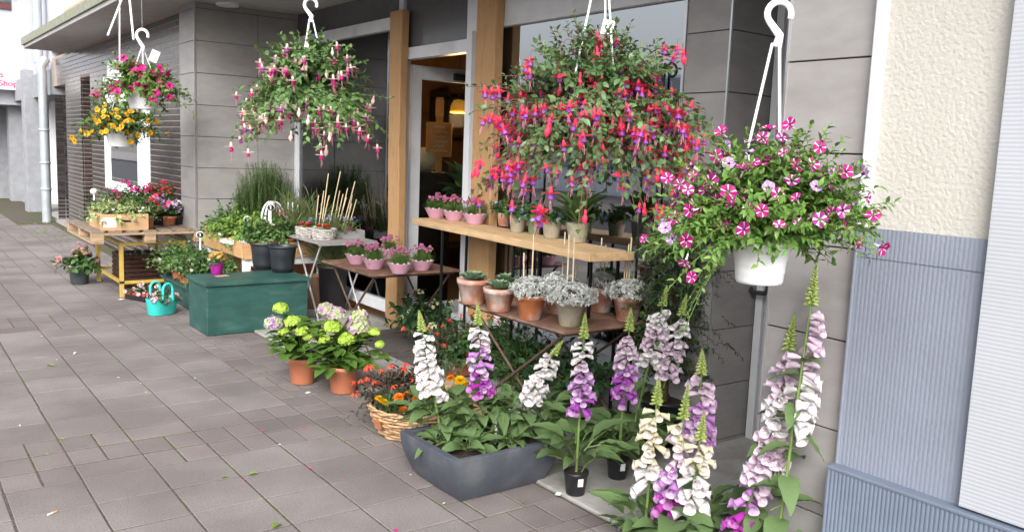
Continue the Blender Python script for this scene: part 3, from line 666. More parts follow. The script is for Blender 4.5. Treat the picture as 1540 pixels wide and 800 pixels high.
B_white = bell_mesh('flower', petm('bell_white', (.80, .78, .77)), spot_mat('bell_white_inside', (.78, .75, .76), (.35, .05, .25)))
B_pale = bell_mesh('flower', petm('bell_pale', (.74, .60, .70)), spot_mat('bell_pale_inside', (.74, .64, .72), (.35, .03, .25)))
B_lilac = bell_mesh('flower', petm('bell_lilac', (.54, .26, .60)), spot_mat('bell_lilac_inside', (.66, .5, .68), (.3, .02, .22)))
B_purple = bell_mesh('flower', petm('bell_purple', (.40, .08, .46)), spot_mat('bell_purple_inside', (.58, .34, .60), (.25, .01, .2)))
B_magenta = bell_mesh('flower', petm('bell_magenta', (.45, .04, .40)), spot_mat('bell_magenta_inside', (.5, .2, .48), (.2, .01, .15)))
B_cream = bell_mesh('flower', petm('bell_cream', (.74, .70, .50)), spot_mat('bell_cream_inside', (.74, .70, .62), (.4, .1, .25)))
def bud_mesh():
    mb = MB(); mb.lathe([(.0, 0), (.12, .08), (.2, .3), (.19, .55), (.1, .8), (0, .9)], 8, 0)
    for k in range(4):
        t = k*1.57; mb.inst(LEAF_S, (0, 0, 0), (math.cos(t)*.5, math.sin(t)*.5, .9), (math.cos(t), math.sin(t), 0), .28, .5, m=1)
    V = np.vstack(mb.V); return mb
BUD = bud_mesh(); bt = BUD.tmpl(); BUDT = (bt[0][:, [0, 2, 1]]*np.array([1, 1, -1]), bt[1], bt[2])
BIGLEAF = MB(); BIGLEAF.inst(leaf_t(8, 'ovate', .3, .45, .035), (0, 0, 0), (0, 1, 0), (0, 0, 1), .56, 1); BIGLEAF.tube([(0, -.35, -.02), (0, 0, 0), (0, .6, -.14)], [.02, .02, .008], 5, 1, cap=False)
BL1 = BIGLEAF.mesh('leaf', [G_fox, S_grn])
BIGLEAF2 = MB(); BIGLEAF2.inst(leaf_t(8, 'ovate', .2, .75, .05), (0, 0, 0), (0, 1, 0), (0, 0, 1), .60, 1); BIGLEAF2.tube([(0, -.35, -.02), (0, 0, 0), (0, .5, -.16)], [.02, .02, .008], 5, 1, cap=False)
BL2 = BIGLEAF2.mesh('leaf', [G_fox, S_grn])

# ------------------------------------------------------------------ foxglove
def foxglove(label, base, tip_px, bells, pot=False, ztop0=.45, nleaf=9, leafL=.17, side=None, group='foxglove plants', bell_len=.052, arc=0., nb=39, dens=1.0, seed=1, z0leaf=.02, dd=0., stemleaf=0, rad=0.):
    """bells: list of bell meshes from the lowest to the highest; ztop0: part of the stem below the lowest bell"""
    r_ = random.Random(seed); base = np.array(base, float)
    t = thing('foxglove', label, 'foxglove', base, 0, group)
    tip = at_depth(*tip_px, depth(base+np.array([0, 0, .5]))+dd) if tip_px else base+np.array([0, 0, .9])
    tip = tip-base; b0 = np.array([0, 0, .0])
    ts = np.linspace(0, 1, 14); bow = np.array([arc*rt[0], arc*rt[1], 0])
    S = b0+np.outer(ts, tip)+np.outer(np.sin(ts*math.pi), bow); H = float(tip[2])
    if pot:
        MB().lathe(pot_prof(.042, .055, .105, .018), 20).build('pot', m_black, t)
        sl = MB(); soil_disc(sl, .05, .092, 0); sl.build('soil', m_soil, t); zl = .1
        MB().box((-.012, -.001, 0), (.012, .001, .035)).build('price_label', m_tagw, t, loc=(.053*math.cos(-1.9), .053*math.sin(-1.9), .05)).rotation_euler = (0.1, 0, -1.9+math.pi/2)
    else: zl = z0leaf
    MB().tube(S, np.linspace(.0075, .003, 14), 7).build('stem', S_grn, t)
    def sp(u): i = min(int(u*13), 12); f = u*13-i; return S[i]*(1-f)+S[i+1]*f
    n = int(nb*dens)
    for k in range(n):
        f = (k+.5)/n; u = ztop0+(.93-ztop0)*f**1.0*.82
        p = sp(u); a = k*2.4+r_.uniform(-.3, .3)
        if side is not None and r_.random() < .75: a = side+r_.gauss(0, .75)
        elif side is None and math.cos(a-4.05) < -.2 and r_.random() < .7: a = 4.05+r_.gauss(0, 1.0)
        size = 1.26*bell_len*(1.05-.35*f)*r_.uniform(.85, 1.12)
        el = -.30+.22*f+r_.gauss(0, .2)
        d = np.array([math.cos(a)*math.cos(el), math.sin(a)*math.cos(el), math.sin(el)])
        me = bells[min(len(bells)-1, int(f*len(bells)+r_.uniform(-.25, .25)))] if len(bells) > 1 else bells[0]
        ob('flower', me, t, mtx=frame_mtx(p+np.array([math.cos(a), math.sin(a), .1])*.006, d, (0, 0, 1), size) @ Matrix.Diagonal((r_.uniform(.86, 1.08), r_.uniform(.9, 1.12), r_.uniform(.86, 1.05), 1)))
    mb = MB(); nbud = 60
    for k in range(nbud):
        f = k/nbud; u = .80*(1-ztop0)+ztop0-.02+(1-(.80*(1-ztop0)+ztop0-.02))*f; p = sp(min(u, .999)); a = k*2.4
        el = -.2+1.3*f; d = np.array([math.cos(a)*math.cos(el), math.sin(a)*math.cos(el), math.sin(el)]); s = .031*(1-.72*f)
        mb.inst(BUDT, p[None], d[None], np.array([[0, 0, 1.]]), s, s, s)
    mb.build('buds', [mat('bud_lime', (.36, .45, .13), .6, transl=.2, island=.2), S_grn], t)
    for k in range(nleaf):
        a = k*2.4+r_.uniform(-.4, .4); el = r_.uniform(.1, .9); L = leafL*r_.uniform(.7, 1.25)
        d = np.array([math.cos(a)*math.cos(el), math.sin(a)*math.cos(el), math.sin(el)])
        p = np.array([math.cos(a)*.02, math.sin(a)*.02, zl+.02+r_.uniform(0, .12)])*np.array([1+2.2*r_.random()*(z0leaf < 9), 1+2.2*r_.random(), 1])+d*L*.28
        if rad: q = rad*r_.random()**.5; p = p+np.array([math.cos(a)*q, math.sin(a)*q*.8, r_.uniform(-.03, .03)])
        ob('leaf', r_.choice([BL1, BL2]), t, mtx=frame_mtx(p, d, (r_.gauss(0, .2), r_.gauss(0, .2), 1), L))
    for k in range(stemleaf):
        u = .12+(ztop0+.1)*k/max(1, stemleaf); p = sp(u); a = k*2.4+r_.uniform(-.3, .3); el = r_.uniform(-.1, .5); L = leafL*.75*(1-.5*k/stemleaf)
        ob('leaf', r_.choice([BL1, BL2]), t, mtx=frame_mtx(p, (math.cos(a)*math.cos(el), math.sin(a)*math.cos(el), math.sin(el)), (0, 0, 1), L))
    return t
WH = [B_white]; BI = [B_magenta, B_purple, B_lilac, B_lilac, B_pale, B_white]; PU = [B_purple, B_purple, B_lilac, B_pale, B_white]

# stone planter
zpl = .2; pa = at(686, 697, zpl); pb = at(855, 668, zpl); pc = at(607, 655, zpl)
pcx, pcy = (pa[0]+pb[0])/2, (pa[1]+pc[1])/2+.03; hx, hy_ = (pb[0]-pa[0])/2, (pc[1]-pa[1])/2+.03
pt = thing('planter', 'dark grey square bowl planter with curved sides on the paving', 'planter', (pcx, pcy, .003))
m_plant = mat('planter_grey', (.068, .076, .094), .6, .18, 8, bump=.1, bscale=90, col2=(.115, .118, .125), c2scale=7, c2lo=.52, c2hi=.85)
V = []; F = []
def sq(s_, z, n=8):
    P = []
    for (ax, ay), (bx_, by) in zip(((-1, -1), (1, -1), (1, 1), (-1, 1)), ((1, -1), (1, 1), (-1, 1), (-1, -1))):
        for k in range(n):
            q = k/n; e = 1+.025*math.sin(q*math.pi); P.append([(ax+(bx_-ax)*q)*hx*s_*e, (ay+(by-ay)*q)*hy_*s_*e, z])
    return P
lev = [(.78, 0)]+[(.78+.22*math.sin(math.pi/2*q)**.9, zpl*q) for q in np.linspace(.12, 1, 8)]
lev += [(.995, zpl+.004), (.88, zpl+.004), (.86, zpl-.004), (.84, zpl-.06)]
for s_, z in lev: V += sq(s_, z)
nn = 32
F = [[i*nn+j, i*nn+(j+1) % nn, (i+1)*nn+(j+1) % nn, (i+1)*nn+j] for i in range(len(lev)-1) for j in range(nn)]
MB().raw(V, F, 0, True).build('bowl', m_plant, pt)
for p_ in pt.children[0].data.polygons: p_.use_smooth = False
so = MB().raw([[-hx*.85, -hy_*.85, zpl-.03], [hx*.85, -hy_*.85, zpl-.03], [hx*.85, hy_*.85, zpl-.03], [-hx*.85, hy_*.85, zpl-.03]], [[0, 1, 2, 3]], 0, False).build('soil', m_soil, pt)
zs_ = zpl-.03
tg = at(745, 668, zs_); k_ = thing('plant_label', 'white blank plant label stuck upright in the grey planter', 'plant label', tg)
MB().box((-.006, -.0012, -.02), (.006, .0012, .145)).build('stake', m_tagw, k_)
foxglove('white foxglove leaning left in the dark grey planter', at(664, 655, zs_), (630, 468), WH, seed=3, ztop0=.36, nleaf=32, leafL=.10, rad=.07, dens=1.0, bell_len=.05)
foxglove('lilac and white foxglove with the tallest spike in the dark grey planter', at(728, 650, zs_), (718, 456), [B_magenta, B_purple, B_lilac, B_lilac, B_pale, B_white], seed=4, ztop0=.32, nleaf=60, leafL=.10, rad=.12, dens=1.1, bell_len=.046)
foxglove('white foxglove with an arching spike in the dark grey planter', at(795, 648, zs_), (847, 513), WH, seed=5, ztop0=.38, nleaf=60, leafL=.10, rad=.12, arc=-.05, bell_len=.05)
foxglove('lilac foxglove in a small black pot beside the grey planter', at(865, 741, .017), (880, 472), [B_purple, B_lilac, B_lilac, B_pale, B_white], True, seed=6, ztop0=.46, nleaf=20, leafL=.15, bell_len=.046)
foxglove('purple foxglove in a small black pot in front of the rusty table leg', at(928, 717, .017), (949, 464), [B_purple, B_purple, B_lilac, B_pale, B_pale], True, seed=7, ztop0=.47, nleaf=20, leafL=.14, bell_len=.046, dens=1.1)
foxglove('pale white foxglove standing straight in front of the tiled pier', (2.95, 2.93, .017), (1003, 430), [B_white, B_pale, B_white], seed=8, ztop0=.55, nleaf=14, leafL=.2, dens=1.2, stemleaf=8, bell_len=.05)
foxglove('pale foxglove leaning right against the tiled pier', (3.0, 2.85, .017), (1033, 442), [B_pale, B_pale, B_white], seed=9, ztop0=.5, nleaf=10, leafL=.18, dens=1.1, stemleaf=8, bell_len=.05)
FG = 'foxgloves in front of the tiled wall'
foxglove('cream foxglove with open bells at the front of the clump', (2.30, 2.17, .017), (991, 569), [B_white, B_cream, B_cream], seed=10, ztop0=.38, nleaf=22, leafL=.12, side=3.3, group=FG, dens=.75)
foxglove('foxglove turning from magenta at the bottom to cream beside the cream one', (2.31, 2.08, .017), (1035, 579), [B_magenta, B_magenta, B_lilac, B_lilac, B_pale, B_cream], seed=11, ztop0=.16, nleaf=22, leafL=.12, group=FG, side=3.6, bell_len=.055, dens=1.1)
foxglove('pale lilac foxglove rising behind the white one', (2.52, 2.10, .017), (1056, 526), [B_lilac, B_lilac, B_pale], seed=12, ztop0=.50, nleaf=20, leafL=.13, group=FG)
foxglove('short white foxglove with full white bells and lime tip', (2.33, 2.0, .017), (1059, 620), [B_white, B_white, B_white, B_cream], seed=13, ztop0=.22, nleaf=8, leafL=.18, group=FG, dens=.95, bell_len=.056)
foxglove('tall foxglove with white bells all turned towards the ribbed wall', (2.30, 1.60, .017), (1228, 398), [B_white, B_pale], seed=14, ztop0=.55, nleaf=14, leafL=.2, group=FG, side=-.9, dens=.95, stemleaf=16)
foxglove('foxglove with a dense cluster of pale white bells', (2.36, 1.72, .017), (1195, 470), [B_pale, B_white, B_pale], seed=15, ztop0=.47, nleaf=14, leafL=.2, group=FG, side=3.6, dens=1.3, stemleaf=12)
foxglove('foxglove with magenta lower bells and pale upper bells by the ribbed plinth', (2.28, 1.78, .017), (1184, 580), [B_magenta, B_magenta, B_lilac, B_pale, B_pale], seed=16, ztop0=.14, nleaf=34, leafL=.17, group=FG, dens=1.15, bell_len=.054, stemleaf=8)

for i, (px, py, L) in enumerate(((705, 678, 'young foxglove without a spike at the front corner of the grey planter'), (765, 670, 'young foxglove without a spike beside the white plant label'), (665, 668, 'young foxglove leaves hanging over the basket side of the grey planter'), (825, 655, 'young foxglove leaves at the black pot side of the grey planter'))):
    p = at(px, py, zs_); t = thing('young_foxglove', L, 'foxglove', p, 0, 'young foxgloves in the grey planter'); r_ = random.Random(40+i)
    for k in range(17):
        a = k*2.4; el = r_.uniform(.25, 1.25); Ln = r_.uniform(.065, .115); d = np.array([math.cos(a)*math.cos(el), math.sin(a)*math.cos(el), math.sin(el)])
        ob('leaf', r_.choice([BL1, BL2]), t, mtx=frame_mtx(np.array([math.cos(a), math.sin(a), .6])*.02+d*Ln*.3, d, (r_.gauss(0, .2), r_.gauss(0, .2), 1), Ln))
# ------------------------------------------------------------------ hanging baskets
def hanger(t, z_rim, r_rim, z_hook, top=ZC, hook_s=1.0, az=.6):
    for k in range(3):
        a = az+k*2.094; mb = MB(); e = np.array([r_rim*math.cos(a), r_rim*math.sin(a), z_rim]); h = np.array([.012*math.cos(a), .012*math.sin(a), z_hook])
        mb.tube([e, e*.35+h*.65+np.array([math.cos(a), math.sin(a), 0])*r_rim*.0, h], .0042*hook_s, 6); mb.build('hanger_strap', m_wire, t)
    d = np.array([rt[0], rt[1], 0]); d = nz(d)
    th = np.linspace(-.6, 3.5, 14); R = .033*hook_s; c = np.array([0, 0, z_hook+.078*hook_s])
    P = [np.array([0, 0, z_hook-.01]), np.array([0, 0, z_hook+.02])+d*.005]
    hk = [c+d*(-R*math.cos(q)*1)+np.array([0, 0, R*math.sin(q)]) for q in th]
    MB().tube(P+hk, [.014*hook_s, .012*hook_s]+list(np.linspace(.0095, .0085, 14)*hook_s), 8).build('hook', m_wire, t)
    MB().tube([c+np.array([0, 0, R+.004]), (0, 0, top+.002)], .0022, 4).build('suspension_wire', mat('wire_steel', (.4, .4, .4), .4, metal=.8), t)
def hpot(t, r, h, z0, base=.72, ridges=True, m=None):
    p = [(0, z0), (r*base, z0), (r*base+.003, z0+.008)]
    if ridges: p += [(r*(base+.06), z0+.03), (r*(base+.075), z0+.034), (r*(base+.07), z0+.038), (r*(base+.085), z0+.05), (r*(base+.1), z0+.054), (r*(base+.095), z0+.058)]
    p += [(r*.93, z0+h-.03), (r, z0+h-.025), (r*1.03, z0+h), (r*.98, z0+h), (r*.9, z0+h*.8)]
    MB().lathe(p, 28).build('pot', m or m_whitepl, t); s = MB(); soil_disc(s, r*.93, z0+h*.85, 0); s.build('soil', m_soil, t)
XH = 1.92
def cam_side(p):                                             # unit vector from a point towards the camera, level
    v = np.array([-p[0], -p[1], 0]); return nz(v)
# striped petunias
pp = atX(1141, 425, XH); t = thing('hanging_basket', 'hanging basket of magenta and white striped petunias in a white pot', 'hanging basket', (pp[0], pp[1], 0), 0, 'flower baskets hanging from the canopy')
hpot(t, .084, .125, pp[2]); zr = pp[2]+.125
zh = float(atX(1141, 68, XH)[2]); hanger(t, zr, .09, zh, hook_s=.95, az=.1)
mb = MB()
d1 = dome_dirs(300, 18, 80); P1, T1 = sprigs(mb, np.array([0, 0, zr]), d1, nr.uniform(.16, .33, 300), nr.uniform(.02, .32, 300), 26, .033, .0165, LANCE); sprigs(mb, np.array([0, 0, zr+.02]), dome_dirs(60, 5, 30), nr.uniform(.12, .19, 60), nr.uniform(.35, .8, 60), 16, .034, .018, LANCE)
az = math.atan2(-rt[1], -rt[0])
d2 = dome_dirs(80, 12, 55, az-.8, az+.9); P0, _ = sprigs(mb, np.array([0, 0, zr]), dome_dirs(70, 45, 80), nr.uniform(.24, .37, 70), nr.uniform(.0, .2, 70), 26, .033, .0165, LANCE); P2, T2 = sprigs(mb, np.array([0, 0, zr]), d2, nr.uniform(.24, .38, 80), nr.uniform(.2, .6, 80), 28, .031, .015, LANCE)
d3 = dome_dirs(80, 20, 60, az+math.pi-.9, az+math.pi+.8); P3, T3 = sprigs(mb, np.array([0, 0, zr]), d3, nr.uniform(.24, .38, 80), nr.uniform(.15, .5, 80), 28, .032, .015, LANCE)
for px, py, L in ((1232, 172, 1), (1075, 205, .9), (1325, 330, 1)):
    q = at_depth(px, py, depth((pp[0], pp[1], zr)))-np.array([pp[0], pp[1], 0]); bs = np.array([0, 0, zr]); v = q-bs; Ln = np.linalg.norm(v); v = v/Ln; sprigs(mb, bs, v[None]+np.array([[0, 0, .25]]), Ln*1.05, .25, 26, .03, .014, LANCE)
d4 = dome_dirs(4, 0, 20, az-.4, az+.9); sprigs(mb, np.array([0, 0, zr]), d4, nr.uniform(.18, .26, 4), nr.uniform(1.0, 1.5, 4), 24, .02, .012, LEAF_S)
sprigs(mb, np.array([0, 0, zr]), dome_dirs(46, 15, 60), nr.uniform(.1, .17, 46), .3, 12, .048, .032, LEAF)
tag(mb.build('foliage', [leafm('leaf_petunia', (.135, .255, .05)), S_grn], t), kind='stuff')
cs = cam_side(pp)
def put_flowers(t, meshes, pts, outc, n, size, spread=.45, name='flower', bias=None, minz=-9, push=.02, mind=.0):
    pts = np.concatenate([p.reshape(-1, 3) for p in pts]); r = nr.permutation(len(pts)); done = []; c = np.array(outc)
    for i in r:
        p = pts[i]; o = nz(p-c)
        if bias is not None and o @ bias < nr.uniform(-.6, .35): continue
        if p[2] < minz or (mind and any(np.linalg.norm(p-q) < mind for q in done)): continue
        d = nz(o*.8+(0 if bias is None else bias*.55)+np.array([0, 0, .15])+nr.normal(0, spread, 3)); p2 = p+o*push
        ob(name, meshes[int(nr.integers(len(meshes)))], t, mtx=frame_mtx(p2, d, nz(nr.normal(0, 1, 3)), size*nr.uniform(.8, 1.15))); done.append(p)
        if len(done) >= n: break
put_flowers(t, PETS, [P0[:, 10:], P1[:, 9:], P2[:, 8:], P3[:, 8:]], (0, 0, zr-.02), 130, .0195, bias=cs, mind=.032, minz=zr-.12, push=.034)

# red fuchsia
pp = atX(893, 240, XH+.02); t = thing('hanging_basket', 'big hanging basket of red and purple fuchsia with arching shoots', 'hanging basket', (pp[0], pp[1], 0), 0, 'flower baskets hanging from the canopy')
hpot(t, .1, .13, pp[2]); zr = pp[2]+.13
hanger(t, zr, .1, float(atX(905, -70, XH)[2]), hook_s=.9, az=.5)
MB().box((-.02, -.001, -.025), (.02, .001, .025)).build('plant_label', m_tagw, t, loc=at_depth(914, 42, depth(pp)-.02)-np.array([pp[0], pp[1], 0])).rotation_euler = (0, .2, -.6)
mb = MB()
n = 500; d1 = dome_dirs(n, 10, 89); P1, T1 = sprigs(mb, np.array([0, 0, zr]), d1, nr.uniform(.26, .48, n), nr.uniform(.3, .85, n), 26, .034, .021, LEAF, sr=.0018)
n2 = 190; d2 = dome_dirs(n2, 0, 45); P0, _ = sprigs(mb, np.array([0, 0, zr]), dome_dirs(70, 45, 80), nr.uniform(.24, .37, 70), nr.uniform(.0, .2, 70), 26, .033, .0165, LANCE); P2, T2 = sprigs(mb, np.array([0, 0, zr]), d2, nr.uniform(.28, .42, n2), nr.uniform(.6, 1.05, n2), 22, .033, .021, LEAF)
for px, py, gr in ((700, 130, .3), (745, 125, .2), (830, 45, .1), (950, 60, .1), (1060, 165, .8), (722, 220, .6), (1000, 100, .3), (770, 100, .2)):
    q = at_depth(px, py, depth((pp[0], pp[1], zr)))-np.array([pp[0], pp[1], 0]); bs = np.array([0, 0, zr]); v = q-bs; Ln = np.linalg.norm(v); v = v/Ln
    sprigs(mb, bs, (v+np.array([0, 0, gr]))[None], Ln*np.linalg.norm(v+np.array([0, 0, gr])), gr/np.linalg.norm(v+np.array([0, 0, gr])), 30, .028, .017, LEAF, t0=.35, sr=.0022)
tag(mb.build('foliage', [G_fux, S_red], t), kind='stuff')
pts = np.concatenate([P1[:, 8:].reshape(-1, 3), P2[:, 8:].reshape(-1, 3)]); cs = cam_side(pp); k = 0; done = []
for i in nr.permutation(len(pts)):
    p = pts[i]; o = p-np.array([0, 0, zr])
    if nz(o) @ cs < nr.uniform(-.7, .3) or p[2] < zr-.23: continue
    if p[2] > zr+.14 and nr.random() < .6: continue
    if any(np.linalg.norm(p-q) < .02 for q in done[-60:]): continue
    p2 = p+nz(o)*.046; sz = nr.uniform(.062, .08)
    if done and nr.random() < .45: p2 = lastp+nr.normal(0, .012, 3)
    lastp = p2; bud = nr.random() < .33
    ob('flower_bud' if bud else 'flower', FUX_REDB if bud else FUX_RED, t, mtx=Matrix.Translation(p2) @ Matrix.Rotation(nr.uniform(0, 6.28), 4, 'Z') @ Matrix.Rotation(nr.normal(0, .22), 4, 'X') @ Matrix.Scale(sz, 4)); done.append(p); k += 1
    if k > 295: break

n = 190; low = pts[(pts[:, 2] < zr+.1) & (pts[:, 2] > zr-.24) & (nz(pts-np.array([0, 0, zr])) @ cs > -.35)]; low = low[nr.permutation(len(low))[:n]]; low = low+nz(low-np.array([0, 0, zr]))*.04; n = len(low)
mb = MB(); T0 = FTM[P_red.name, 0]; sz = nr.uniform(.055, .075, n)
mb.inst((T0[0][:, [0, 2, 1]]*np.array([1, -1, 1]), T0[1], T0[2]), low, nz(np.stack([nr.normal(0, .2, n), nr.normal(0, .2, n), -np.ones(n)], -1)), nz(nr.normal(0, 1, (n, 3))*np.array([1, 1, .05])), sz, sz, sz)
tag(mb.build('flower_mass', [P_red, P_purple, P_stamen, S_red], t), kind='stuff')

# pink and white fuchsia
pp = atX(466, 180, XH); t = thing('hanging_basket', 'hanging basket of white and violet fuchsia in a white pot beside the shop door', 'hanging basket', (pp[0], pp[1], 0), 0, 'flower baskets hanging from the canopy')
hpot(t, .11, .13, pp[2]); zr = pp[2]+.13
hanger(t, zr, .11, float(atX(470, 30, XH)[2]), hook_s=1.0, az=1.6)
mb = MB(); n = 420; d1 = dome_dirs(n, 0, 85); g_ = np.where(d1[:, 2] < .7, nr.uniform(.4, .9, n), nr.uniform(.2, .55, n)); P1, T1 = sprigs(mb, np.array([0, 0, zr]), d1, nr.uniform(.27, .44, n), g_*.95, 22, .048, .03, LEAF, sr=.002)
for px, py in ((445, 30), (487, 28), (395, 55), (590, 148)):
    q = at_depth(px, py, depth((pp[0], pp[1], zr)))-np.array([pp[0], pp[1], 0]); bs = np.array([0, 0, zr]); v = q-bs; sprigs(mb, bs, (nz(v)+np.array([0, 0, .15]))[None], np.linalg.norm(v), .15, 22, .04, .02, LEAF, sr=.003)
tag(mb.build('foliage', [leafm('leaf_fuchsia_light', (.105, .195, .06)), S_grn], t), kind='stuff')
pts = P1[:, 9:].reshape(-1, 3); cs = cam_side(pp); k = 0
for i in nr.permutation(len(pts)):
    p = pts[i]; o = p-np.array([0, 0, zr])
    if nz(o) @ cs < nr.uniform(-.8, .2): continue
    if p[2] > zr+.02 and nr.random() < .5: continue
    p2 = p+nz(o)*.034-np.array([0, 0, .01]); sz = nr.uniform(.075, .1); r = nr.random()
    me = FUX_PKB if r < .25 else (FUX_PK if r < .42 else FUX_PK2)
    ob('flower_bud' if r < .25 else 'flower', me, t, mtx=Matrix.Translation(p2) @ Matrix.Rotation(nr.uniform(0, 6.28), 4, 'Z') @ Matrix.Rotation(nr.normal(0, .2), 4, 'X') @ Matrix.Scale(sz, 4)); k += 1
    if k > 285: break

# the two far baskets
for (px, py, hookpx, label, gl, fm, nf, fs, potr, lab) in ((216, 165, (213, 75), 'hanging basket of hot pink petunias in a white pot before the brick house', G_fresh, [PET_PINK], 34, .042, .15, True), (182, 221, None, 'hanging basket of small yellow and orange flowers in a white pot', G_mid, [PET_YEL], 75, .03, .15, False)):
    pp = atX(px, py, XH+(.0 if lab else .05)); t = thing('hanging_basket', label, 'hanging basket', (pp[0], pp[1], 0), 0, 'flower baskets hanging from the canopy')
    hpot(t, potr, .17, pp[2], ridges=False); zr = pp[2]+.17
    hanger(t, zr, potr*.95, float(atX(*hookpx, XH)[2]) if hookpx else zr+.42, hook_s=1.5 if lab else .8, az=.3)
    mb = MB(); n = 150; d1 = dome_dirs(n, 5, 75); P1, T1 = sprigs(mb, np.array([0, 0, zr]), d1, nr.uniform(.26, .5, n), nr.uniform(.2, .65, n), 16, .062, .034, LANCE, sr=.003)
    tag(mb.build('foliage', [gl, S_grn], t), kind='stuff')
    put_flowers(t, fm, [P1[:, 7:]], (0, 0, zr), nf, fs, bias=cam_side(pp), mind=.05)
    if lab: q = at_depth(232, 85, depth(pp)-.1)-np.array([pp[0], pp[1], 0]); MB().box((-.035, -.001, -.05), (.035, .001, .05)).build('plant_label', m_tagw, t, loc=q).rotation_euler = (0, .4, -.5)
# loose tie straps hanging from the canopy
for i, ((xa, ya), (xb, yb)) in enumerate((((183, 0), (162, 54)), ((195, 0), (201, 60)), ((180, 0), (180, 92)))):
    a = at_depth(xa, ya, 6.6); b = at_depth(xb, yb, 6.6); a = a+(a-b)/np.linalg.norm(a-b)*0
    up_ = a+(a-b)*(ZC-a[2])/(a[2]-b[2])
    o = MB().tube([up_, a, b], .009 if i < 2 else .005, 5).build('tie_strap', m_wire); tag(o, ('loose white strap hanging askew under the canopy', 'loose white strap hanging straight down beside the pink basket wire', 'long thin strap hanging behind the pink basket')[i], 'strap')

# ================================================================== TABLES, BOXES, POTS
m_rust = mat('rusty_steel', (.16, .085, .055), .75, .25, 14, bump=.15, bscale=120, col2=(.23, .14, .10), c2scale=5)
m_rustleg = mat('rusty_leg', (.10, .06, .045), .7, .3, 30)
m_green = mat('green_paint', (.022, .078, .066), .5, .2, 7, bump=.2, bscale=60, col2=(.06, .115, .098), c2scale=6, c2lo=.52, c2hi=.8, stretch=(1, 1, 3))
m_pine = mat('pine_board', (.55, .37, .20), .6, .18, 6, bump=.1, bscale=40, stretch=(6, .8, 6)); m_oldw = mat('weathered_wood', (.22, .17, .13), .85, .3, 10, bump=.35, bscale=50, stretch=(6, 1, 6))
m_boxw = mat('tray_wood', (.50, .30, .14), .6, .2, 6, bump=.12, bscale=40, stretch=(1, 6, 6)); m_yel = mat('yellow_paint', (.48, .33, .07), .5, .15, 15); m_card = mat('cardboard', (.47, .30, .16), .8, .08, 8); m_greyw = mat('grey_wood', (.26, .25, .245), .8, .2, 8, stretch=(1, 6, 6), bump=.15)
m_wicker = mat('wicker_tan', (.45, .28, .15), .65, .3, 40, island=.25); m_wickerg = mat('wicker_grey', (.46, .43, .40), .75, .2, 40, island=.2)
def Rx(a): c, s = math.cos(a), math.sin(a); return np.array([[1, 0, 0], [0, c, -s], [0, s, c]])
def Ry(a): c, s = math.cos(a), math.sin(a); return np.array([[c, 0, s], [0, 1, 0], [-s, 0, c]])
def rusty_table(label, x0, x1, y0, y1, z, zf=.018):
    t = thing('folding_table', label, 'table', ((x0+x1)/2, (y0+y1)/2, zf), 0, 'rusty folding tables'); hx, hy = (x1-x0)/2, (y1-y0)/2; z -= zf
    MB().box((-hx, -hy, z-.014), (hx, hy, z)).build('table_top', m_rust, t, bev=.002)
    MB().box((-hx+.03, -hy+.03, z-.03), (hx-.03, -hy+.045, z-.0145)).box((-hx+.03, hy-.045, z-.03), (hx-.03, hy-.03, z-.0145)).box((-hx+.03, -hy+.046, z-.03), (-hx+.045, hy-.046, z-.0145)).box((hx-.045, -hy+.046, z-.03), (hx-.03, hy-.046, z-.0145)).build('under_frame', m_rustleg, t)
    for sx in (-1, 1):
        x = sx*(hx-.05)
        MB().tube([(x, -hy+.06, z-.03), (x, hy*.75, 0)], .0085, 6).build('leg', m_rustleg, t); MB().tube([(x-sx*.02, hy-.06, z-.03), (x-sx*.02, -hy*.75, 0)], .0085, 6).build('leg', m_rustleg, t)
    MB().tube([(-hx+.05, hy*.70, .05), (hx-.05, hy*.70, .05)], .006, 6).build('stretcher', m_rustleg, t)
    MB().tube([(-hx+.07, -hy*.70, .05), (hx-.07, -hy*.70, .05)], .006, 6).build('stretcher', m_rustleg, t); return t
ZM = .62; rusty_table('rusty steel folding table carrying succulents and silver leaved pots', 2.735, 3.33, 3.20, 4.17, ZM)
ZB = .65; rusty_table('rusty steel folding table carrying five pink bowls of thrift', 2.65, 3.36, 5.11, 5.92, ZB)
# pine shelf on black legs
ZS = 1.0; sh = thing('plank_shelf', 'pine plank shelf on black steel legs in front of the window', 'shelf', (3.2, 4.33, 0))
MB().box((-.165, -1.08, ZS-.045), (.13, 1.08, ZS), rot=rotz(-.088), piv=(0, 0, ZS)).build('plank', m_pine, sh, bev=.004)
for y_ in (-.9, -.2, .62): MB().box((-.11, y_-.007, .019), (-.096, y_+.007, ZS-.046)).build('leg', m_iron, sh); MB().box((.09, y_-.007, .019), (.104, y_+.007, ZS-.046)).build('leg', m_iron, sh)
# green crate
gc = thing('storage_crate', 'dark green painted wooden crate with a lid on the paving', 'crate', (2.42, 6.82, .003))
MB().box((-.41, -.235, 0), (.41, .235, .385)).build('body', m_green, gc, bev=.006)
MB().box((-.43, -.255, .386), (.43, .255, .415)).build('lid', m_green, gc, bev=.006)
ZG = .418
# black buckets
m_bk = MB().lathe([(0, 0), (.082, 0), (.086, .004), (.112, .205), (.112, .208), (.12, .21), (.122, .225), (.117, .228), (.112, .222), (.095, .05), (.09, .012), (0, .01)], 32).mesh('bucket', m_bucket)
for px, py, L in ((397, 404, 'black plastic bucket standing behind the other on the green crate'), (425, 409, 'black plastic bucket standing in front on the green crate')):
    p = at(px, py, ZG); tag(ob('bucket', m_bk, loc=p), L, 'bucket', 'black buckets on the green crate')

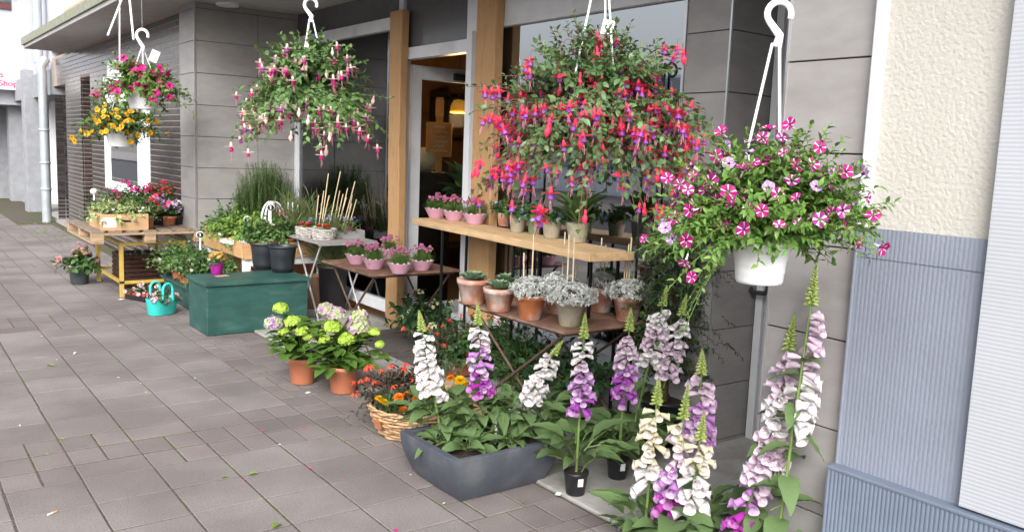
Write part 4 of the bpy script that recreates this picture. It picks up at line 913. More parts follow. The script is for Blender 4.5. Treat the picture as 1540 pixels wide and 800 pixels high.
# ---------------------------------------------------------------- generic potted plants
def lpot(t, r_b, r_t, h, m, rim=.02, n=22, soil=True, name='pot'):
    MB().lathe(pot_prof(r_b, r_t, h, rim), n).build(name, m, t)
    if soil: s = MB(); soil_disc(s, r_t*.93, h-(rim or .01)*1.1, 0); s.build('soil', m_soil, t)
def bush(t, z, n, L, ll, lw, ml, e=(20, 85), g=(.1, .5), nl=12, T=LEAF, ms=S_grn, name='foliage', r0=.03, sr=.0016, ang=1.0, t0=.15):
    mb = MB(); b = np.array([0, 0, z])+np.stack([nr.uniform(-r0, r0, n), nr.uniform(-r0, r0, n), np.zeros(n)], -1)
    P, Tn = sprigs(mb, b, dome_dirs(n, *e), nr.uniform(L*.65, L*1.1, n), nr.uniform(*g, n), nl, ll, lw, T, sr=sr, ang=ang, t0=t0)
    tag(mb.build(name, [ml, ms], t), kind='stuff'); return P, Tn
DISC5 = disc_flower(5, 2, .1, .2); 
def flowers_joined(t, pts, n, size, mats, name='blossoms', push=.01, T=DISC5, top=True, cl=0):
    pts = pts.reshape(-1, 3); i = nr.permutation(len(pts))[:n]; p = pts[i]
    if cl: p = (p[:, None]+nr.normal(0, cl, (len(p), 5, 3))).reshape(-1, 3)
    k = len(p); d = nz(nr.normal(0, .5, (k, 3))+np.array([-.35, -.4, .75])); s = size*nr.uniform(.75, 1.2, k)
    mb = MB(); mb.inst(T, p+d*push, d, nz(nr.normal(0, 1, (k, 3))), s, s, s); tag(mb.build(name, mats, t), kind='stuff')
def floret_ball(n, R, fs, squash=.8, down=-.35):
    i = np.arange(n)+.5; el = np.arcsin(1-(1-down)*i/n); az_ = i*2.39996; d = np.stack([np.cos(az_)*np.cos(el), np.sin(az_)*np.cos(el), np.sin(el)], -1)
    T = disc_flower(4, 2, .12, .3, None, .1, .1); mb = MB(); p = d*R*np.array([1, 1, squash])+nr.normal(0, R*.05, (n, 3))
    mb.inst(T, p, nz(d+nr.normal(0, .2, (n, 3))), nz(nr.normal(0, 1, (n, 3))), fs, fs, fs, m=0); mb.lathe([(0, -R*.5), (R*.6, -R*.3), (R*.85, 0), (R*.6, R*squash*.6), (0, R*squash*.85)], 10, 1); return mb
def hyd_mat(n, a, b): return mat(n, a, .6, .08, 25, island=.25, transl=.2, col2=b, c2scale=18, c2lo=.45, c2hi=.6)
HY = [floret_ball(75, .055, .0165).mesh('flower_head', [hyd_mat(q, a, b), S_grn]) for q, a, b in (('hydrangea_lime', (.34, .50, .06), (.42, .58, .10)), ('hydrangea_pale', (.40, .48, .22), (.44, .26, .42)), ('hydrangea_mauve', (.42, .24, .44), (.40, .46, .26)))]
def hydrangea(label, px, py, seed, heads, L=.24):
    r_ = random.Random(seed); p = at(px, py, .003); t = thing('potted_hydrangea', label, 'hydrangea', p, 0, 'hydrangeas in terracotta coloured pots'); lpot(t, .075, .092, .165, m_terra_pl, .03, 28)
    mb = MB(); P = []
    for k in range(32):
        a = k*2.4; e = r_.uniform(.2, 1.35); L_ = L*r_.uniform(.7, 1.1); d = np.array([math.cos(a)*math.cos(e), math.sin(a)*math.cos(e), math.sin(e)]); mb.tube([(0, 0, .14), d*L_*.5+np.array([0, 0, .14]), d*L_+np.array([0, 0, .13])], .003, 5)
        for q in range(5):
            u = .4+.15*q; b = r_.uniform(0, 6.28); dd = nz(d*.4+np.array([math.cos(b), math.sin(b), r_.uniform(-.1, .4)])); ob('leaf', HLEAF, t, mtx=frame_mtx(d*L_*u+np.array([0, 0, .14]), dd, (0, 0, 1), r_.uniform(.085, .135)))
    mb.build('stems', S_grn, t)
    for hx_, hy_2, kind, s in heads:
        q = at_depth(hx_, hy_2, depth(p+np.array([0, 0, .25]))-.09)-p; ob('flower_head', HY[kind], t, mtx=Matrix.Translation(q) @ Matrix.Rotation(r_.uniform(0, 6), 4, 'Z') @ Matrix.Rotation(r_.uniform(-.3, .4), 4, 'X') @ Matrix.Scale(s, 4))
    for k in range(5):
        a = k*1.26+.5; ob('flower_head', HY[r_.choice([0, 0, 1])], t, mtx=Matrix.Translation((math.cos(a)*.12, math.sin(a)*.12, .14+L*r_.uniform(.75, 1.0))) @ Matrix.Scale(r_.uniform(.5, .8), 4))
    return t
hl = MB(); hl.inst(leaf_t(5, 'ovate', .2, .35, .015), (0, 0, 0), (0, 1, 0), (0, 0, 1), .68, 1); HLEAF = hl.mesh('leaf', [leafm('leaf_hydrangea', (.075, .17, .03))])
hydrangea('hydrangea with mauve and lime heads in a terracotta coloured pot next to the green crate', 455, 574, 1, [(412, 487, 2, 1.0), (440, 484, 0, .85), (466, 504, 0, .85), (478, 517, 2, 1.05), (422, 464, 0, .8), (446, 500, 2, .5)])
hydrangea('hydrangea with pale and lime heads in a terracotta coloured pot next to the wicker basket', 516, 588, 2, [(505, 473, 1, .95), (500, 491, 0, .95), (523, 511, 0, .95), (541, 492, 1, 1.15), (540, 477, 1, 1.0), (563, 500, 0, .6), (571, 518, 0, .5), (490, 466, 1, .9)])

# ---------------------------------------------------------------- wicker
def wicker(t, rb, rt_, h, m, rows=8, stakes=22, strand=.006, sq_=1.0):
    mb = MB(); n = stakes*4; a = np.arange(n+1)*2*np.pi/n
    for k in range(rows):
        f = (k+.5)/rows; r = rb+(rt_-rb)*f**.7; ph = math.pi*(k % 2)
        mb.tube(np.stack([(r+strand*.8*np.cos(a*stakes/2+ph))*np.cos(a), (r+strand*.8*np.cos(a*stakes/2+ph))*np.sin(a)*sq_, h*f+.002*np.sin(a*7+k)], -1), strand, 5, 0, cap=False)
    for i in range(stakes):
        q = i*2*np.pi/stakes; mb.tube([(rb*math.cos(q), rb*math.sin(q)*sq_, 0), ((rb+rt_)/2*1.04*math.cos(q), (rb+rt_)/2*1.04*math.sin(q)*sq_, h*.5), (rt_*math.cos(q), rt_*math.sin(q)*sq_, h)], strand*.6, 4, 0, cap=False)
    mb.build('weave', m, t); b2 = MB()
    for o_ in (0, math.pi): b2.tube(np.stack([(rt_+strand*np.cos(a*9+o_))*np.cos(a), (rt_+strand*np.cos(a*9+o_))*np.sin(a)*sq_, h+strand*np.sin(a*9+o_)], -1), strand*.9, 5, 0, cap=False)
    b2.build('rim', m, t); MB().lathe([(0, .004), (rb*.97, .004), (rt_*.9, h*.75), (0, h*.75)], 24, sy=sq_).build('liner', m_soil, t)
bp_ = np.array([2.285, 3.84, .004]); bk = thing('wicker_basket', 'round tan wicker basket on the paving beside the grey planter', 'basket', bp_); wicker(bk, .20, .265, .15, m_wicker, 9, 26, .0075)
MB().box((-.03, -.002, -.02), (.03, .002, .02)).build('leather_tag', mat('leather', (.36, .13, .05), .6), bk, loc=(-.262, -.03, .085)).rotation_euler = (.2, 0, -1.45)
# marigolds
def pompom():
    mb = MB(); T = leaf_t(2, 'round', .4, .3)
    for ring in range(6):
        m_ = 12-ring; el = .05+ring*.26; a = np.arange(m_)*2*np.pi/m_+ring; d = np.stack([np.cos(a)*math.cos(el), np.sin(a)*math.cos(el), np.full(m_, math.sin(el))], -1); mb.inst(T, d*.25, d, np.array([0, 0, 1.]), .55, .75*(1-.06*ring))
    mb.lathe([(0, -.4), (.15, -.3), (.25, 0)], 7, 1); return mb
MG = {k: pompom().mesh('flower_head', [m_, S_grn]) for k, m_ in (('y', petm('marigold_yellow', (.82, .52, .005))), ('o', petm('marigold_orange', (.80, .33, .01))), ('d', petm('marigold_deep', (.72, .20, .015))))}
FERN = leaf_t(3, 'lance', .3, .1)
def marigold(label, loc, heads, n=36):
    t = thing('marigold', label, 'marigold', loc, 0, 'marigolds in the wicker basket'); bush(t, 0, n, .12, .03, .009, G_mid, (25, 85), (.1, .3), 12, FERN)
    for px, py, k, s in heads: q = at_depth(px, py, depth(np.array(loc)+np.array([0, 0, .1]))-.05)-np.array(loc); ob('flower_head', MG[k], t, mtx=Matrix.Translation(q) @ Matrix.Rotation(nr.uniform(0, 6), 4, 'Z') @ Matrix.Rotation(.5+nr.normal(0, .15), 4, 'X') @ Matrix.Scale(s*1.25, 4))
zb_ = .115
marigold('yellow marigold at the rim of the wicker basket', bp_+np.array([-.15, .05, zb_]), [(570, 600, 'y', .021), (577, 606, 'y', .027)], 26)
marigold('orange marigold in the middle of the wicker basket', bp_+np.array([-.02, -.03, zb_]), [(600, 598, 'd', .026), (612, 594, 'o', .022), (628, 588, 'o', .03), (627, 601, 'o', .028), (608, 619, 'd', .03), (640, 585, 'd', .026)], 34)
marigold('golden marigold beside the white foxglove in the wicker basket', bp_+np.array([.1, -.1, zb_]), [(634, 610, 'y', .036), (650, 605, 'o', .024)], 26)
marigold('yellow marigold behind the white foxglove', bp_+np.array([.19, .05, zb_]), [(692, 573, 'y', .03), (700, 580, 'y', .028), (684, 585, 'o', .028), (678, 570, 'o', .024)], 26)
SALV = MB()
for k in range(7): SALV.inst(LANCE, (0, 0, 0), (math.cos(k*.9)*.7, math.sin(k*.9)*.7, -.5+.2*(k % 3)), (0, 0, 1), .3, 1)
SALV.tube([(0, 0, -.2), (0, 0, .3)], .08, 5, 1)
SALVM = SALV.mesh('flower', [P_coral, S_red])
def bronze_plant(label, loc, n, L, heads, ml=G_red, pot=None, name='begonia', cat='begonia', fm=None, fs=.028, hang=False):
    t = thing(name, label, cat, loc, 0); z = 0
    if pot: lpot(t, *pot); z = pot[2]*.9
    P, T_ = bush(t, z, n, L, .045, .028, ml, (10, 80), (.1, .45), 12, LEAF, S_red)
    for h in heads:
        q = at_depth(h[0], h[1], depth(np.array(loc)+np.array([0, 0, z+L*.5]))-L*.28)-np.array(loc); MB().tube([(0, 0, z), np.array([q[0]*.5, q[1]*.5, max(z, q[2]*.75)]), q], .0018, 4).build('flower_stem', S_red, t); ob('flower', fm or SALVM, t, mtx=Matrix.Translation(q) @ Matrix.Rotation(nr.uniform(0, 6), 4, 'Z') @ Matrix.Rotation(nr.normal(0, .4), 4, 'X') @ Matrix.Scale(fs*nr.uniform(.8, 1.25), 4))
    return t, P
bronze_plant('coral red bush begonia with dark leaves in the wicker basket', bp_+np.array([-.02, .15, zb_]), 130, .28, [(551, 553, 0), (556, 550, 0), (531, 573, 0), (533, 590, 0), (553, 568, 0), (543, 571, 0), (562, 573, 0), (588, 549, 0), (608, 553, 0), (610, 546, 0), (622, 571, 0), (632, 572, 0), (627, 579, 0), (590, 580, 0), (607, 577, 0), (641, 570, 0), (575, 556, 0)])

# plants below the rusty tables
p = at(638, 520, .018); t = thing('potted_hydrangea', 'dark leaved hydrangea in a black pot under the rusty bowl table', 'hydrangea', p); lpot(t, .07, .09, .17, m_black); P_, _ = bush(t, .15, 40, .34, .085, .055, G_dark, (15, 80), (.1, .5), 12, LEAF, S_grn, sr=.003); flowers_joined(t, P_[:, 5:], 26, .016, [P_cream, P_cream], cl=.012)
p = at(690, 560, .03); bronze_plant('orange flowered begonia trailing over a terracotta trough under the succulents', p, 130, .36, [(667, 488, 0), (693, 473, 0), (712, 470, 0), (658, 500, 0), (676, 480, 0), (697, 520, 0), (704, 530, 0), (642, 492, 0), (714, 492, 0), (668, 517, 0), (606, 493, 0)], ml=G_dark, pot=(.1, .13, .1, m_terra), fs=.024)
p = at(770, 560, .02)+np.array([.1, 0, 0]); bronze_plant('orange flowered begonia under the succulent table near the crossed legs', p, 120, .36, [(741, 475, 0), (750, 483, 0), (760, 495, 0), (765, 508, 0), (772, 485, 0), (778, 515, 0), (735, 480, 0), (752, 478, 0), (790, 505, 0), (781, 497, 0)], ml=G_dark, pot=(.08, .1, .13, m_terra), fs=.024)
p = at(790, 600, .02); t = thing('potted_shrub', 'small lime green box shrub under the succulent table', 'shrub', p); lpot(t, .06, .075, .12, m_black); bush(t, .1, 120, .32, .026, .017, G_box, (10, 88), (0, .3), 16, LEAF_S)
o = MB().box((-.02, -.45, 0), (.02, .45, .09)).build('wooden_board', m_pine, loc=(2.68, 4.15, .02), bev=.003); tag(o, 'light pine board lying on edge beneath the rusty tables', 'board')
for i, (x, y, L) in enumerate(((3.15, 3.55, 'leafy dark green plant in a black pot under the window end of the succulent table'), (3.2, 4.55, 'leafy dark green plant in a black pot below the pine shelf'), (3.12, 3.95, 'leafy green plant in a black pot between the crossed table legs'))):
    t = thing('potted_plant', L, 'potted plant', (x, y, .018), 0, 'leafy pots under the rusty tables'); lpot(t, .08, .1, .16, m_black); bush(t, .14, 70, .36, .07, .042, (G_dark, G_mid, G_dark)[i], (15, 85), (.1, .5), 10, sr=.003)
# dark evergreen in front of the window
t = thing('evergreen_shrub', 'dense dark green evergreen shrub against the window end', 'shrub', (3.27, 3.0, .02)); lpot(t, .1, .13, .24, m_black)
mb = MB(); n = 420; zz = nr.uniform(.35, 1.12, n); b = np.stack([nr.normal(0, .04, n), nr.normal(0, .08, n), zz], -1); sprigs(mb, b, dome_dirs(n, -10, 50), nr.uniform(.1, .24, n), .5, 16, .03, .011, LANCE); mb.tube([(0, 0, .2), (0, 0, .8)], .02, 6, 1); tag(mb.build('foliage', [leafm('leaf_evergreen', (.028, .075, .024)), S_brown], t), kind='stuff')

# ---------------------------------------------------------------- succulents and silver sedum on the rusty table
def rosette(n_=3, R=1):
    mb = MB(); T = leaf_t(3, 'round', .5, -.25)
    for ring in range(4):
        m_ = 9-ring; a = np.arange(m_)*2*np.pi/m_+ring*.35; el = .12+ring*.36; d = np.stack([np.cos(a)*math.cos(el), np.sin(a)*math.cos(el), np.full(m_, math.sin(el))], -1); mb.inst(T, d*.08, d, np.array([0, 0, 1.]), .42*(1-.12*ring), (1-.2*ring))
    return mb
ROS = rosette(); ROSM = ROS.mesh('rosette', [G_succ])
rv = ROS.tmpl(); SROS = MB(); T_ = leaf_t(1, 'round', .4, -.2)
for ring in range(2):
    m_ = 5; a = np.arange(m_)*2*np.pi/m_+ring*.6; el = .15+ring*.6; d = np.stack([np.cos(a)*math.cos(el), np.sin(a)*math.cos(el), np.full(m_, math.sin(el))], -1); SROS.inst(leaf_t(2, 'round', .4, -.2), d*.05, d, np.array([0, 0, 1.]), .45, 1-.25*ring)
SR = SROS.tmpl(); SRT = (SR[0][:, [0, 2, 1]]*np.array([1, 1, -1]), SR[1], SR[2])
PG = 'clay pots on the rusty table'
def succulent(label, px, py, r=.095, h=.145, m=m_terra_old, z=ZM):
    p = at(px, py, z+.001); t = thing('potted_succulent', label, 'succulent', p, nr.uniform(0, 6), PG); lpot(t, r*.68, r, h, m, .03, 26)
    for k in range(4): a = k*1.7; q = 0 if k == 0 else .035; ob('rosette', ROSM, t, mtx=Matrix.Translation((q*math.cos(a), q*math.sin(a), h-.005)) @ Matrix.Scale(.08 if k == 0 else .05, 4))
succulent('green succulent rosette in a whitened clay pot at the end of the rusty table', 711, 456)
succulent('green succulent rosette in a reddish clay pot, second along the rusty table', 750, 467, .09, .13)
succulent('green succulent rosette in a low clay pot behind the reddish one', 762, 446, .08, .1)
succulent('green succulent rosette behind the first silver sedum', 812, 452, .08, .1)
def sedum(label, px, py, sticks, r=.082, h=.135, m=m_terra_old, z=ZM, spread=.105, n=210):
    p = at(px, py, z+.001); t = thing('potted_sedum', label, 'sedum', p, nr.uniform(0, 6)*0, PG); lpot(t, r*.68, r, h, m, .028, 26)
    d = dome_dirs(n, -15, 88); q = d*np.array([spread, spread, .06])*nr.uniform(.75, 1.15, (n, 1))+np.array([0, 0, h+.015]); mb = MB(); s = nr.uniform(.014, .024, n)
    mb.inst(SRT, q, nz(d+nr.normal(0, .3, (n, 3))), nz(nr.normal(0, 1, (n, 3))), s, s, s, m=0); mb.lathe([(0, h-.01), (r*.9, h-.01), (r, h+.02), (r*.6, h+.05), (0, h+.06)], 12, 1); tag(mb.build('foliage', [G_sed, mat('sedum_core', (.10, .07, .08), .8)], t), kind='stuff')
    for sx, sy in sticks:
        e = at_depth(sx, sy, depth(p))-p; b = np.array([e[0]*.9+nr.normal(0, .004), e[1]*.9, h-.03]); MB().tube([b, e], .0042, 5).build('bamboo_stick', m_bamboo, t)
sedum('silver sedum in an orange clay pot with two bamboo sticks', 797, 479, [(788, 380), (803, 352)], m=mat('terracotta_stained', (.45, .15, .06), .8, .3, 14, bump=.2, col2=(.36, .28, .25), c2scale=9))
sedum('silver sedum spilling over a mossy grey clay pot', 857, 489, [(864, 357), (856, 353)], m=m_potgrey, spread=.125, n=270)
sedum('silver sedum in a clay pot behind the mossy grey one', 838, 470, [(850, 349), (868, 395)], spread=.11)
sedum('silver sedum in a small clay pot between two bamboo sticks at the back', 903, 468, [(905, 358), (911, 369)], spread=.075)
sedum('silver sedum in a stained clay pot at the window pier end of the table', 943, 482, [(941, 379), (950, 357), (946, 367)], spread=.115, n=240)

# ---------------------------------------------------------------- pink bowls of thrift
def thrift_bowl(r=.088, h=.072):
    t = thing('thrift_bowl', '', 'potted flower'); MB().lathe([(0, 0), (r*.55, 0), (r*.58, .004), (r*.97, h-.003), (r, h), (r*.93, h), (r*.85, h*.8)], 28).build('bowl', m_pinkc, t); s = MB(); soil_disc(s, r*.9, h*.86, 0); s.build('soil', m_soil, t)
    bush(t, h*.85, 110, .075, .045, .005, G_fresh, (30, 90), (0, .2), 5, NEEDLE, S_grn, r0=.045)
    mb = MB(); fb = floret_ball(9, 1, .75); FT = fb.tmpl()
    n = 34; d = dome_dirs(n, 45, 90); q = d*np.array([.12, .12, .10])*nr.uniform(.8, 1.1, (n, 1))+np.array([0, 0, h])
    mb.inst((FT[0][:, [0, 2, 1]]*np.array([1, 1, -1]), FT[1], FT[2]), q, nz(d), nz(nr.normal(0, 1, (n, 3))), .008, .008, .008)
    for i in range(n): mb.tube([(q[i][0]*.4, q[i][1]*.4, h), q[i]], .0009, 3, 1, cap=False)
    tag(mb.build('flower_heads', [P_rosy, S_grn], t), kind='stuff'); pb = MB()
    for k in range(9): a = k*.7; pb.lathe([(0, h*.9), (.009, h*.9+.004), (.008, h*.9+.01), (0, h*.9+.013)], 7, 0, (math.cos(a)*r*.72, math.sin(a)*r*.72, 0))
    tag(pb.build('pebbles', mat('pebble_white', (.7, .68, .64), .7), t), kind='stuff'); return t
tb = thrift_bowl(); first = True
for px, py, z, L in ((537, 397, ZB, 'pink bowl of thrift at the crate side of the rusty table'), (563, 404, ZB, 'pink bowl of thrift second from the crate side of the rusty table'), (601, 411, ZB, 'pink bowl of thrift at the front edge of the rusty table'), (634, 406, ZB, 'pink bowl of thrift at the door side of the rusty table'), (585, 388, ZB, 'pink bowl of thrift at the back of the rusty table'), (656, 328, ZS, 'pink bowl of thrift at the free end of the pine shelf'), (683, 332, ZS, 'pink bowl of thrift in the middle of the three on the pine shelf'), (714, 337, ZS, 'pink bowl of thrift next to the clay pots on the pine shelf')):
    p = at(px, py, z+.001)
    if first: o = tb; o.location = p; first = False; o['label'] = L
    else: o = copy_tree(tb, loc=p, rz=nr.uniform(0, 6), label=L)
    o['group'] = 'pink bowls of thrift'
# ---------------------------------------------------------------- pots on the pine shelf
def shelfpot(label, px, py, r, h, m, kind, cat='potted plant'):
    p = at(px, py, ZS+.001); t = thing('potted_plant', label, cat, p, nr.uniform(0, 6), 'pots on the pine shelf'); lpot(t, r*.78, r, h, m, 0, 24)
    if kind == 'camp':
        P_, _ = bush(t, h*.9, 42, .15, .034, .024, G_mid, (20, 85), (.1, .6), 10); flowers_joined(t, P_[:, 6:], 12, .013, [P_blue, P_white])
    if kind == 'hosta':
        for k in range(13):
            a = k*2.4; e = nr.uniform(.4, 1.3); L_ = nr.uniform(.13, .2); d = np.array([math.cos(a)*math.cos(e), math.sin(a)*math.cos(e), math.sin(e)]); ob('leaf', HOSTA, t, mtx=frame_mtx(np.array([0, 0, h*.9])+d*.06, d, (0, 0, 1), L_))
    if kind == 'dark':
        for k in range(24):
            a = k*2.4; e = nr.uniform(.4, 1.45); L_ = nr.uniform(.2, .33); d = np.array([math.cos(a)*math.cos(e), math.sin(a)*math.cos(e), math.sin(e)]); ob('leaf', HOSTA_D, t, mtx=frame_mtx(np.array([0, 0, h*.9])+d*.05, d, (0, 0, 1), L_))
    return t, p
q_ = MB(); q_.inst(leaf_t(6, 'ovate', .3, .4), (0, 0, 0), (0, 1, 0), (0, 0, 1), .5, 1); q_.tube([(0, -.4, 0), (0, 0, 0), (0, .5, -.1)], .015, 4, 1, cap=False); HOSTA = q_.mesh('leaf', [G_mid, S_grn]); HOSTA_D = q_.mesh('leaf', [G_dark, S_grn])
shelfpot('leafy campanula in a mossy beige pot beside the brown clay pot', 778, 349, .055, .105, m_potgrey, 'camp'); shelfpot('leafy campanula in a narrow green pot on the pine shelf', 803, 352, .045, .11, mat('green_pot', (.17, .21, .12), .8, .2, 12), 'camp')
shelfpot('leafy campanula with blue flowers in a greyish pot on the pine shelf', 829, 358, .058, .1, m_potgrey, 'camp'); shelfpot('broad leaved hosta in a wide mossy pot at the shrub end of the pine shelf', 868, 364, .066, .11, m_potgrey, 'hosta'); shelfpot('hosta in a small mossy pot behind the wide one on the pine shelf', 845, 347, .05, .1, m_potgrey, 'hosta')
shelfpot('dark leaved plant in a brown clay pot on the pine shelf', 757, 340, .045, .09, m_terra_old, 'camp')
t, p = shelfpot('dark green calla plant with one red flower before the oak post', 700, 316, .06, .1, m_terra_old, 'dark')
ca = MB(); ca.tube([(0, 0, .1), (-.02, -.01, .34)], .006, 6, 1); ca.lathe([(.004, .32), (.014, .35), (.028, .385), (.05, .41)], 14, 0, (-.02, -.01, 0)); ca.build('calla_flower', [P_coral, S_grn], t)
shelfpot('dark bushy plant in a clay pot beside the calla on the pine shelf', 738, 318, .06, .1, m_terra_old, 'dark'); shelfpot('broad dark leaved plant behind the campanulas', 800, 332, .06, .1, m_terra_old, 'dark'); shelfpot('broad dark leaved plant behind the mossy pots at the shrub end', 880, 350, .06, .1, m_terra_old, 'dark')
# ---------------------------------------------------------------- grey folding table with wicker bowls and bamboo sticks
ZK = .70; ka = at(478, 365, ZK); t = thing('folding_table', 'grey weathered wooden folding table with thin metal legs', 'table', (3.19, 6.92, .003)); hx, hy = .27, .33
for i in range(6): y0 = -hy+i*2*hy/6; MB().box((-hx, y0+.003, ZK-.02), (hx, y0+2*hy/6-.003, ZK-.003)).build('slat', m_greyw, t, bev=.002)
for sx in (-1, 1):
    MB().tube([(sx*.22, -.28, ZK-.022), (sx*.22, .2, 0)], .009, 6).build('leg', m_alu, t); MB().tube([(sx*.2, .28, ZK-.022), (sx*.2, -.2, 0)], .009, 6).build('leg', m_alu, t)
MB().box((-hx, -hy-.012, ZK-.03), (hx, -hy-.001, ZK-.002)).build('edge_rail', m_greyw, t)
def kala(label, px, py, r):
    p = at(px, py, ZK); t = thing('wicker_bowl', label, 'wicker bowl', p, 0, 'grey wicker bowls of red flowers'); wicker(t, r*.85, r, .085, m_wickerg, 7, 16, .006)
    bush(t, .06, 24, .06, .03, .025, G_lime, (20, 85), (0, .3), 5, LEAF_S)
    for k in range(3): a = k*2.1+.4; ob('flower_head', ROSE_R, t, mtx=Matrix.Translation((math.cos(a)*r*.4, math.sin(a)*r*.4, .105)) @ Matrix.Scale(.03, 4))
def rose(m):
    mb = MB(); T = leaf_t(3, 'round', .5, -.5)
    for ring in range(5): m_ = 7-ring; a = np.arange(m_)*2*np.pi/m_+ring*.5; el = .1+ring*.32; d = np.stack([np.cos(a)*math.cos(el), np.sin(a)*math.cos(el), np.full(m_, math.sin(el))], -1); mb.inst(T, d*.15, d, np.array([0, 0, 1.]), .95*(1-.1*ring), .85*(1-.08*ring))
    return mb.mesh('flower_head', [m])
ROSE_R = rose(petm('rose_red', (.68, .05, .02))); ROSE_Y = rose(petm('rose_peach', (.82, .56, .20))); ROSE_PK = rose(petm('bloom_blush', (.80, .48, .48))); ROSE_HP = rose(petm('bloom_red_pink', (.78, .045, .12)))
kala('grey wicker bowl with red flowers nearer the wooden tray', 460, 357, .085); kala('grey wicker bowl with orange red flowers and lime leaves at the table front', 487, 360, .1)
def stickpot(label, px, py, m, sticks, r=.05, h=.075, fl=P_blue, z=ZK, n=26):
    p = np.array([px[0], px[1], z]); t = thing('potted_plant', label, 'potted plant', p, 0, 'small pots with bamboo sticks'); lpot(t, r*.78, r, h, m, 0, 18); P_, _ = bush(t, h*.85, n, .13, .035, .008, G_mid, (40, 88), (0, .3), 8, LANCE); flowers_joined(t, P_[:, 5:], 14, .012, [fl, fl])
    for sx, sy in sticks: e = at_depth(sx, sy, depth(p))-p; MB().tube([(e[0]*.6, e[1]*.6, h*.6), e], .005, 5).build('bamboo_stick', m_bamboo, t)
m_palepot = mat('pale_blue_pot', (.5, .55, .6), .4, .05)
stickpot('blue flowered plant in a pale pot next to the wicker bowls', (3.08, 7.12), 0, m_palepot, [(479, 294), (487, 287), (494, 261), (495, 294), (512, 258)]); stickpot('blue flowered plant in a white pot with many bamboo sticks', (3.20, 7.12), 0, m_palepot, [(511, 287), (516, 292), (523, 283), (521, 297), (534, 273)], .055); stickpot('blue flowered plant in a dark blue pot with bamboo sticks', (3.31, 7.10), 0, mat('cobalt_pot', (.06, .07, .28), .4), [(530, 293), (529, 306), (536, 300)]); stickpot('blue flowered plant in a magenta pot with one leaning stick', (3.41, 7.06), 0, mat('magenta_pot', (.45, .03, .2), .4), [(557, 293)], .05)
o = MB(); gp = np.array([3.29, 6.90, ZK-.002])
o.box((-.16, -.07, 0), (.16, .07, .012)).box((-.16, -.082, .0), (.16, -.071, .05)).box((-.16, .071, 0), (.16, .082, .05)).box((.161, -.082, 0), (.172, .082, .07)).box((-.172, -.082, 0), (-.161, .082, .04))
tr = o.build('wooden_tray', m_greyw, loc=gp, bev=.002); tr.location.x += .0; tag(tr, 'grey wooden tray at the window end of the grey folding table', 'tray')
# stump
sp_ = thing('log_stump', 'sawn log stump with bark standing under the rusty bowl table', 'log stump', (3.22, 7.3, .018)); a = np.arange(26)*2*np.pi/26; rr = .125*(1+.05*np.sin(3*a)+.03*np.sin(7*a)); V = []
for z in (0, .08, .16, .24, .30): V.append(np.stack([rr*np.cos(a)*(1+.02*math.sin(z*40)), rr*np.sin(a), np.full(26, z)], -1))
MB().raw(np.concatenate(V), [[i*26+j, i*26+(j+1) % 26, (i+1)*26+(j+1) % 26, (i+1)*26+j] for i in range(4) for j in range(26)]).build('bark', mat('bark', (.13, .07, .04), .9, .4, 12, bump=.8, bscale=25, stretch=(4, 4, .8)), sp_)
MB().raw(np.vstack([V[-1], [[0, 0, .301]]]), [[j, (j+1) % 26, 26, 26] for j in range(26)], 0, False).build('cut_face', mat('cut_wood', (.42, .27, .14), .8, .25, 20), sp_)
# ---------------------------------------------------------------- wooden tray stand by the tiled wall
ZT = .535; ta = atY(366, 386, 7.30); tx0, tx1, ty0, ty1 = float(ta[0]), 3.32, 7.30, 8.36; ZT = float(ta[2])
t = thing('tray_stand', 'wooden tray stand with white legs in front of the tiled wall', 'plant stand', ((tx0+tx1)/2, (ty0+ty1)/2, .003)); hx, hy = (tx1-tx0)/2, (ty1-ty0)/2
MB().box((-hx, -hy, ZT), (hx, hy, ZT+.015)).build('tray_floor', m_boxw, t)
for nm, a_, b_ in (('front_board', (-hx, -hy-.018, ZT-.03), (hx, -hy-.001, ZT+.11)), ('back_board', (-hx, hy+.001, ZT), (hx, hy+.018, ZT+.2)), ('side_board', (-hx-.018, -hy-.018, ZT-.02), (-hx-.001, hy, ZT+.12)), ('side_board', (hx+.001, -hy, ZT), (hx+.018, hy, ZT+.11))): MB().box(a_, b_).build(nm, m_boxw, t, bev=.003)
for sx in (-1, 1):
    for sy in (-1, 1): MB().box((sx*(hx-.04)-.03, sy*(hy-.04)-.03, 0), (sx*(hx-.04)+.03, sy*(hy-.04)+.03, ZT-.001)).build('leg', m_white, t, bev=.003)
MB().box((-hx+.07, -hy, ZT-.09), (hx-.07, -hy+.02, ZT-.031)).build('apron', m_white, t)
ZT += .018
def herb(label, px, py, z, pot, n, L, ll, lw, ml, fl=None, nf=0, fs=.013, cat='potted plant', T=LEAF, grp=None, e=(15, 85), cl=0, yoff=0, nl=10, name='potted_plant', g=(.1, .5)):
    p = at(px, py, z); t = thing(name, label, cat, p, nr.uniform(0, 6), grp)
    lpot(t, *pot); P_, _ = bush(t, pot[2]*.9, n, L, ll, lw, ml, e, g, nl, T, r0=pot[1]*.5, sr=.002)
    if fl: flowers_joined(t, P_[:, nl//2:], nf, fs, [fl, fl], cl=cl)
    return t
TG = 'pots in the wooden tray stand'; cp = (.045, .06, .10, m_terra_pl, .018)
